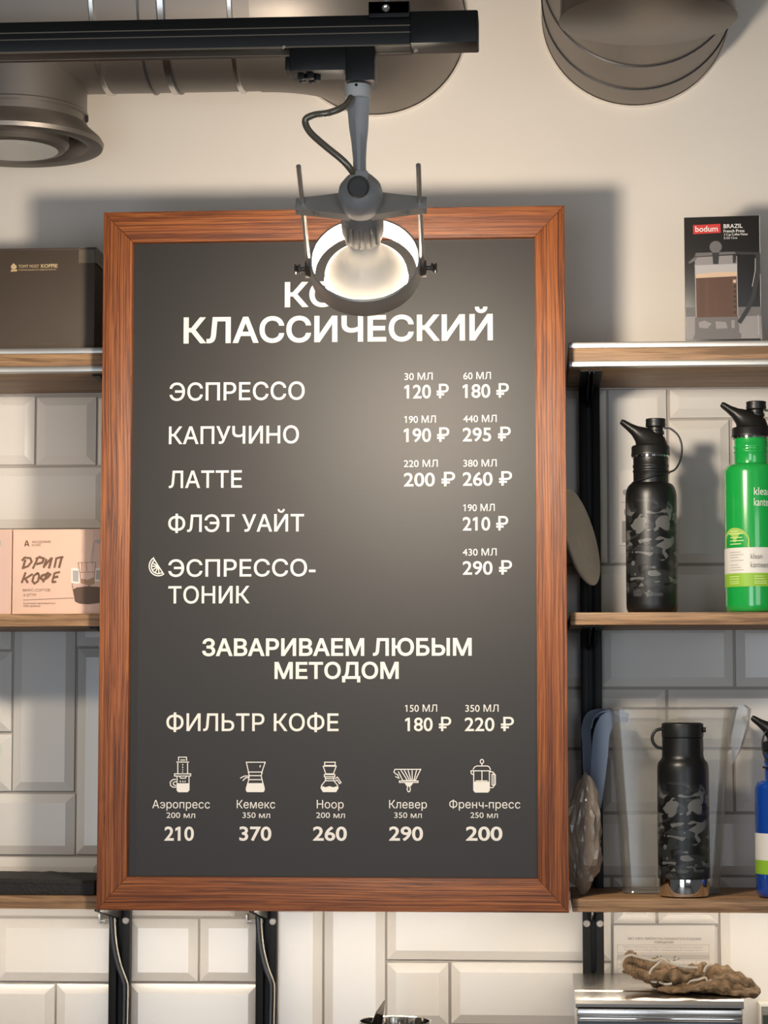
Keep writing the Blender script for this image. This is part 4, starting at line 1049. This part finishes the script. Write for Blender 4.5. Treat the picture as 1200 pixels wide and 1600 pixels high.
# clear jug
jug = thing('clear_jug', 'large clear plastic jug with daylight-tinted handle behind the lower camouflage bottle', 'jug', (at(1050,1390,-0.09).x, -0.09, zl1))
def rect_sec(x0, x1, y0, y1, z, r, n=6):
    out = []
    for cx, cy, a0 in ((x1-r, y0+r, -90), (x1-r, y1-r, 0), (x0+r, y1-r, 90), (x0+r, y0+r, 180)):
        for k in range(n+1):
            a = R(a0 + 90*k/n); out.append(Vector((cx+r*math.cos(a), cy+r*math.sin(a), z)))
    return out
JX = lambda p, y=1250: at(p, y, -0.13).x
jz0 = zl1+0.0006; jzt = at(1060, 1107, -0.13).z
levels = [(0.0, 974, 1122), (0.02, 973, 1124), (0.35, 968, 1131), (0.75, 960, 1139), (1.0, 955, 1147)]
outer = [rect_sec(JX(a), JX(b_), -0.137-0.006*f, -0.045+0.006*f, jz0+(jzt-jz0)*f, 0.014) for f, a, b_ in levels]
inner = [rect_sec(JX(a)+0.0018, JX(b_)-0.0018, -0.135-0.006*f, -0.047+0.006*f, max(jz0+0.002, jz0+(jzt-jz0)*f), 0.0125) for f, a, b_ in levels]
# pouring lip: push the right end out near the rim
for sec in (outer[-1], inner[-1]):
    for p in sec:
        m = max(0, 1-abs(p.y+0.091)/0.05)
        if p.x > JX(1128): p.x += 0.026*m
b = MB(); b.loft(outer + inner[::-1]); jb = b.build('jug_body', M['jug'], jug, angle=50)
rimp = [p + Vector((0,0,0.0005)) for p in outer[-1]]
MB().tube(rimp, 0.0017, 8, smooth=1, closed=True).build('rim', M['jugrim'], jb)
MB().tube([p + Vector((0,0,0.002)) for p in outer[0]], 0.0015, 8, smooth=1, closed=True).build('foot_rim', M['jugrim'], jb)
def strap_loft(pts, w0, y0, y1, th):
    """bent flat band of plastic lying in the x-z plane, from depth y0 to y1"""
    P_ = [at(x_, y_, (y0+y1)/2) for x_, y_ in pts]
    P_, Wd = catmull(P_, w0, 5)
    secs = []
    for i, p in enumerate(P_):
        tg = (P_[min(i+1, len(P_)-1)] - P_[max(i-1, 0)]).normalized()
        nrm = Vector((-tg.z, 0, tg.x))
        h = Wd[i]
        secs.append([p+nrm*h+Vector((0,y0-p.y,0)), p-nrm*h+Vector((0,y0-p.y,0)), p-nrm*h+Vector((0,y1-p.y,0)), p+nrm*h+Vector((0,y1-p.y,0))])
    return MB().loft(secs)
strap_loft([(982,1122),(964,1119),(949,1126),(940,1147),(937,1180),(934,1215),(930,1250),(929,1262)], [0.006,0.009,0.0110,0.0115,0.0115,0.0105,0.0095,0.009], -0.118, -0.115, 0).build('handle', M['jughandle'], jug)
strap_loft([(962,1116),(938,1114),(922,1120),(916,1140),(917,1165),(917,1195),(919,1225),(920,1240)], [0.004,0.006,0.007,0.007,0.0066,0.006,0.0055,0.005], -0.066, -0.063, 0).build('handle', M['jughandle'], jug)
strap_loft([(975,1110),(955,1110),(938,1113),(928,1121),(923,1138)], [0.0009]*5, -0.118, -0.063, 0).build('handle', M['jughandle'], jug)

sp = []
for y_, k_ in ((-0.110, 0.75), (-0.091, 1.0), (-0.072, 0.75)):
    sp.append(px([(1142,1104),(1150+14*k_,1101),(1150+24*k_,1108),(1150+20*k_,1138),(1148+10*k_,1172),(1143,1196)], y_))
MB().loft(sp).build('pouring_spout', M['jugrim'], jug, angle=30)

# crumpled plastic bag
bc = at(910, 1290, -0.165)
b = MB(); bmesh.ops.create_icosphere(b.bm, subdivisions=4, radius=1.0)
bx0 = at(893, 1290, -0.165).x
for v in b.bm.verts:
    d = v.co.copy()
    n1 = noise.noise(d*1.3+Vector((4.1,2.2,7.7)))
    v2, p2 = noise.voronoi(d*1.9+Vector((1,5,2))); v3, p3 = noise.voronoi(d*3.6)
    s = 0.88 + 0.40*n1 + 0.42*(v2[1]-v2[0]) - 0.14 + 0.24*(v3[1]-v3[0]) - 0.06
    wz = 1.0 - 0.38*max(0, d.z)
    v.co = bc + Vector((d.x*0.031*s*wz + 0.003*d.z, d.y*0.034*s*wz, d.z*0.087*(0.93+0.16*n1+0.10*(v2[1]-v2[0]))))
zmin = min(v.co.z for v in b.bm.verts)
for v in b.bm.verts:
    v.co.z += (zl1+0.0006) - zmin
    v.co.x = max(v.co.x, bx0 - 0.008)
tag(b.build('plastic_bag', M['bag'], smooth=False), 'crumpled translucent plastic bag between the menu frame and the clear jug', 'plastic bag')

# ================================================================== BELOW: PAPER, MACHINE, RAG, METER, PITCHER
YW = -0.0105
sheet = thing('paper_sheet', 'printed white record sheet on the tiles behind the cloth', 'paper', at(1040, 1520, YW))
MB().prism(px([(959,1446),(1117,1446),(1117,1640),(959,1640)], YW-0.0006), (0,0.0010,0)).build('sheet', M['paper'], sheet)
lettering('ЛИСТ УЧЕТА ТЕМПЕРАТУРЫ И ВЛАЖНОСТИ В СКЛАДСКИХ', 980.5, 1096, 1465, 1468.6, YW-0.0006, M['ink'], sheet, 0.008)
lettering('ПОМЕЩЕНИЯХ', 1022.5, 1053, 1470.4, 1474, YW-0.0006, M['ink'], sheet, 0.008)
lettering('Нормы температуры воздуха в складских помещениях хранения', 974, 1098, 1478.5, 1481, YW-0.0006, M['finegrey'], sheet, 0.0)
lettering('влажность: не более 75%, температура от +5°C до +25°C', 976, 1097, 1483, 1485.5, YW-0.0006, M['finegrey'], sheet, 0.0)
decal('printed_table', sheet, YW-0.0008, M['greyrow'], [[(964.5,1492),(1108,1492),(1108,1499),(964.5,1499)]], [])
decal('printed_table', sheet, YW-0.0009, M['finegrey'], [], [rr(964.5,1476.5,1108,1489), rr(964.5,1491,1108,1636)] + [[(964.5,y),(1108,y)] for y in range(1500, 1636, 7)] + [[(x_,1500),(x_,1636)] for x_ in (980,1000,1022,1046,1068,1088)], 0.0005)
decal('handwriting', sheet, YW-0.0010, M['ink'], [], [[(1023,1499),(1027,1494),(1030,1498),(1034,1493)], [(1026,1494),(1024,1500)], [(1052,1496),(1056,1494),(1052,1501),(1057,1500)], [(1059,1500),(1062,1496),(1060,1499)]], 0.0010)
MB().prism(px([(954,1443),(1122,1443),(1122,1642),(954,1642)], YW-0.0018), (0,0.0003,0)).build('clear_sleeve', M['sleeve'], sheet)

# steel machine
gy0, gy1 = -0.320, -0.030
gzt = 1.2222
xA = at(900.5, 1562, gy0).x; xB = at(1161, 1562, gy0).x
ma = thing('coffee_machine', 'brushed steel machine with a folded cloth on its top', 'machine', ((xA+xB)/2, (gy0+gy1)/2, CT))
MB().box(xA, xB, gy0+0.004, gy1, CT+0.0005, gzt-0.012, bev=0.004, seg=3).build('housing', M['steel'], ma)
b = MB()
top = [(gy0, gzt-0.010), (gy0-0.0006, gzt-0.006), (gy0+0.0015, gzt-0.0015), (gy0+0.006, gzt-0.0003), (gy0+0.085, gzt+0.0), (gy0+0.088, gzt+0.0012), (gy1, gzt+0.0012), (gy1, gzt-0.012), (gy0+0.004, gzt-0.012)]
b.loft([[(x_, y_, z_) for y_, z_ in top] for x_ in (xA-0.001, xA+0.002, xB-0.002, xB+0.001)])
b.build('top_plate', M['steel'], ma, angle=20)
MB().box(xA+0.001, xB-0.001, gy0-0.001, gy0+0.006, gzt-0.021, gzt-0.0125, bev=0.001).build('front_band', M['steel'], ma)
MB().box(xA+0.001, xB-0.001, gy0-0.004, gy0+0.006, gzt-0.0275, gzt-0.0215, bev=0.0022).build('trim_bar', M['chrome'], ma)
MB().box(xA+0.001, xB-0.001, gy0-0.0025, gy0+0.006, CT+0.02, gzt-0.0285, bev=0.0015).build('front_panel', M['facegrey'], ma)

# folded terry cloth
rag = thing('cleaning_cloth', 'folded brown terry cloth with pale stitched hem on the steel machine', 'cloth', at(1080, 1540, -0.20) )
YG = -0.215
prof = [(972,1509,9,0.020),(978,1506,14,0.030),(990,1510,17,0.034),(1003,1517,19,0.036),(1016,1520,20,0.038),(1030,1519,20,0.040),(1050,1523,18,0.040),(1070,1526,16,0.038),(1088,1528,15,0.036),(1104,1529,17,0.038),(1122,1530,21,0.042),(1140,1531,21,0.044),(1156,1535,19,0.044),(1170,1542,14,0.040),(1181,1546,8,0.032),(1187,1547,3,0.018)]
floor_z = gzt + 0.0018
def cloth_loft(prof, YG, seed, nseg=72, sub=10):
    P_, Wd = catmull([Vector((p[0], p[1], p[2])) for p in prof], [p[3] for p in prof], sub)
    secs = []
    for i, p in enumerate(P_):
        c_ = at(p.x, p.y, YG); h = p.z/1130
        rib = max(0, 1-abs(p.x-994)/26)
        sec = []
        for j in range(nseg):
            a = 2*math.pi*j/nseg
            q_ = Vector((c_.x, YG + Wd[i]*math.cos(a), c_.z + h*math.sin(a)*(1-0.25*abs(math.cos(a)))))
            d_ = 0.0050*noise.noise((q_.x*40+seed, q_.y*50, q_.z*90)) + 0.0026*noise.noise((q_.x*110+5, q_.y*120, q_.z*170+seed)) + 0.0011*noise.noise((q_.x*420, q_.y*420, q_.z*420))
            fold = 0.0030*math.sin(a*3.0 + p.x*0.06+seed) + rib*0.0012*math.sin(p.x*1.45) + (1-rib)*0.0018*math.sin(p.x*0.33 + a*2)
            n_ = Vector((0, math.cos(a), math.sin(a)))
            q_ += n_*(d_+fold)*min(1, h/0.010)
            if q_.x < xB + 0.004: q_.z = max(q_.z, floor_z)
            sec.append(q_)
        secs.append(sec)
    return MB().loft(secs)
cloth_loft(prof, YG, 0).build('cloth', M['rag'], rag, angle=70)
cloth_loft([(1028,1545,2,0.012),(1040,1544,5,0.026),(1062,1544,6,0.034),(1085,1541,9,0.038),(1110,1541,11,0.040),(1135,1543,11,0.044),(1160,1546,10,0.042),(1178,1548,7,0.034),(1186,1548,2,0.018)], -0.245, 3.3).build('cloth_fold', M['rag'], rag, angle=70)
def rz(x_, y_): return at(x_, y_, YG-0.038)
hems = [[(973,1516),(971,1507),(976,1496),(986,1492)], [(986,1492),(1005,1497),(1022,1501),(1032,1498),(1036,1499)], [(1036,1499),(1028,1506),(1018,1515),(1015,1525),(1018,1533),(1026,1534)],
        [(1036,1499),(1050,1506),(1070,1511),(1090,1512)], [(1030,1534),(1040,1538),(1050,1537)], [(1068,1545),(1074,1540),(1080,1533),(1092,1531),(1102,1528),(1106,1536),(1111,1546),(1117,1546),(1120,1537),(1115,1532),(1108,1533)], [(1100,1519),(1104,1510),(1112,1506)]]
for l in hems:
    MB().tube([rz(*p) for p in l], 0.0017, 8, smooth=4).build('hem', M['hem'], rag)

# small meter at the right edge
mt = thing('thermometer', 'small white framed display at the bottom right corner', 'thermometer', at(1215, 1640, -0.03))
a_ = at(1186, 1568, -0.05); c_ = at(1270, 1640, -0.05)
MB().box(a_.x, c_.x, -0.05, -0.0098, CT+0.0005, a_.z, bev=0.003).build('case', M['white_metal'], mt)
MB().box(a_.x+0.003, c_.x-0.003, -0.0508, -0.0495, CT+0.05, a_.z-0.004).build('face', M['lcd'], mt)
MB().box(a_.x+0.005, c_.x-0.006, -0.0512, -0.0505, CT+0.08, a_.z-0.016).build('display', M['lcdtext'], mt)
lettering('TEMP', 1191, 1210, 1576, 1580, -0.0508, M['labelline'], mt, 0.0)

# steel milk pitcher, only its rim in view
YK = -0.43
pc = at(617, 1612, YK); pr = 0.0455
zr = at(617, 1588.0, YK+pr).z
pit = thing('milk_pitcher', 'shiny steel milk pitcher showing only its rim at the bottom edge', 'pitcher', (pc.x, YK, CT))
h = zr-CT
pf = [(0,0.0006),(pr*1.15,0.0006),(pr*1.22,0.004),(pr*1.22,h*0.35),(pr*1.10,h*0.6),(pr*0.98,h*0.8),(pr*0.97,h*0.9),(pr,h),(pr+0.0012,h+0.0006),(pr-0.0012,h+0.0002),(pr*0.95,h*0.9),(pr*0.95,h*0.8),(pr*1.08,h*0.6),(pr*1.19,h*0.35),(pr*1.19,0.006),(0,0.004)]
MB().lathe(pf, (pc.x, YK, CT), (0,0,1), 64).build('pitcher_body', M['chrome'], pit)
b = MB()
tip = at(601, 1563, YK+0.035)
p0 = at(571, 1603, YK+0.008); p1 = at(596, 1594, YK+0.030)
b.loft([[p0+Vector((0,-0.001,-0.01)), p1+Vector((0,-0.001,-0.012)), p1+Vector((0,0.001,-0.012)), p0+Vector((0,0.001,-0.01))],
        [p0*0.45+tip*0.55+Vector((0,-0.001,0)), p1*0.45+tip*0.55+Vector((0.001,0.004,0)), p1*0.45+tip*0.55+Vector((0.001,0.006,0)), p0*0.45+tip*0.55+Vector((0,0.001,0))],
        [tip+Vector((-0.0006,0,0)), tip+Vector((0.0006,0.0,0)), tip+Vector((0.0006,0.001,0)), tip+Vector((-0.0006,0.001,0))]])
b.build('spout', M['chrome'], pit)

bpy.data.objects.remove(_fo)
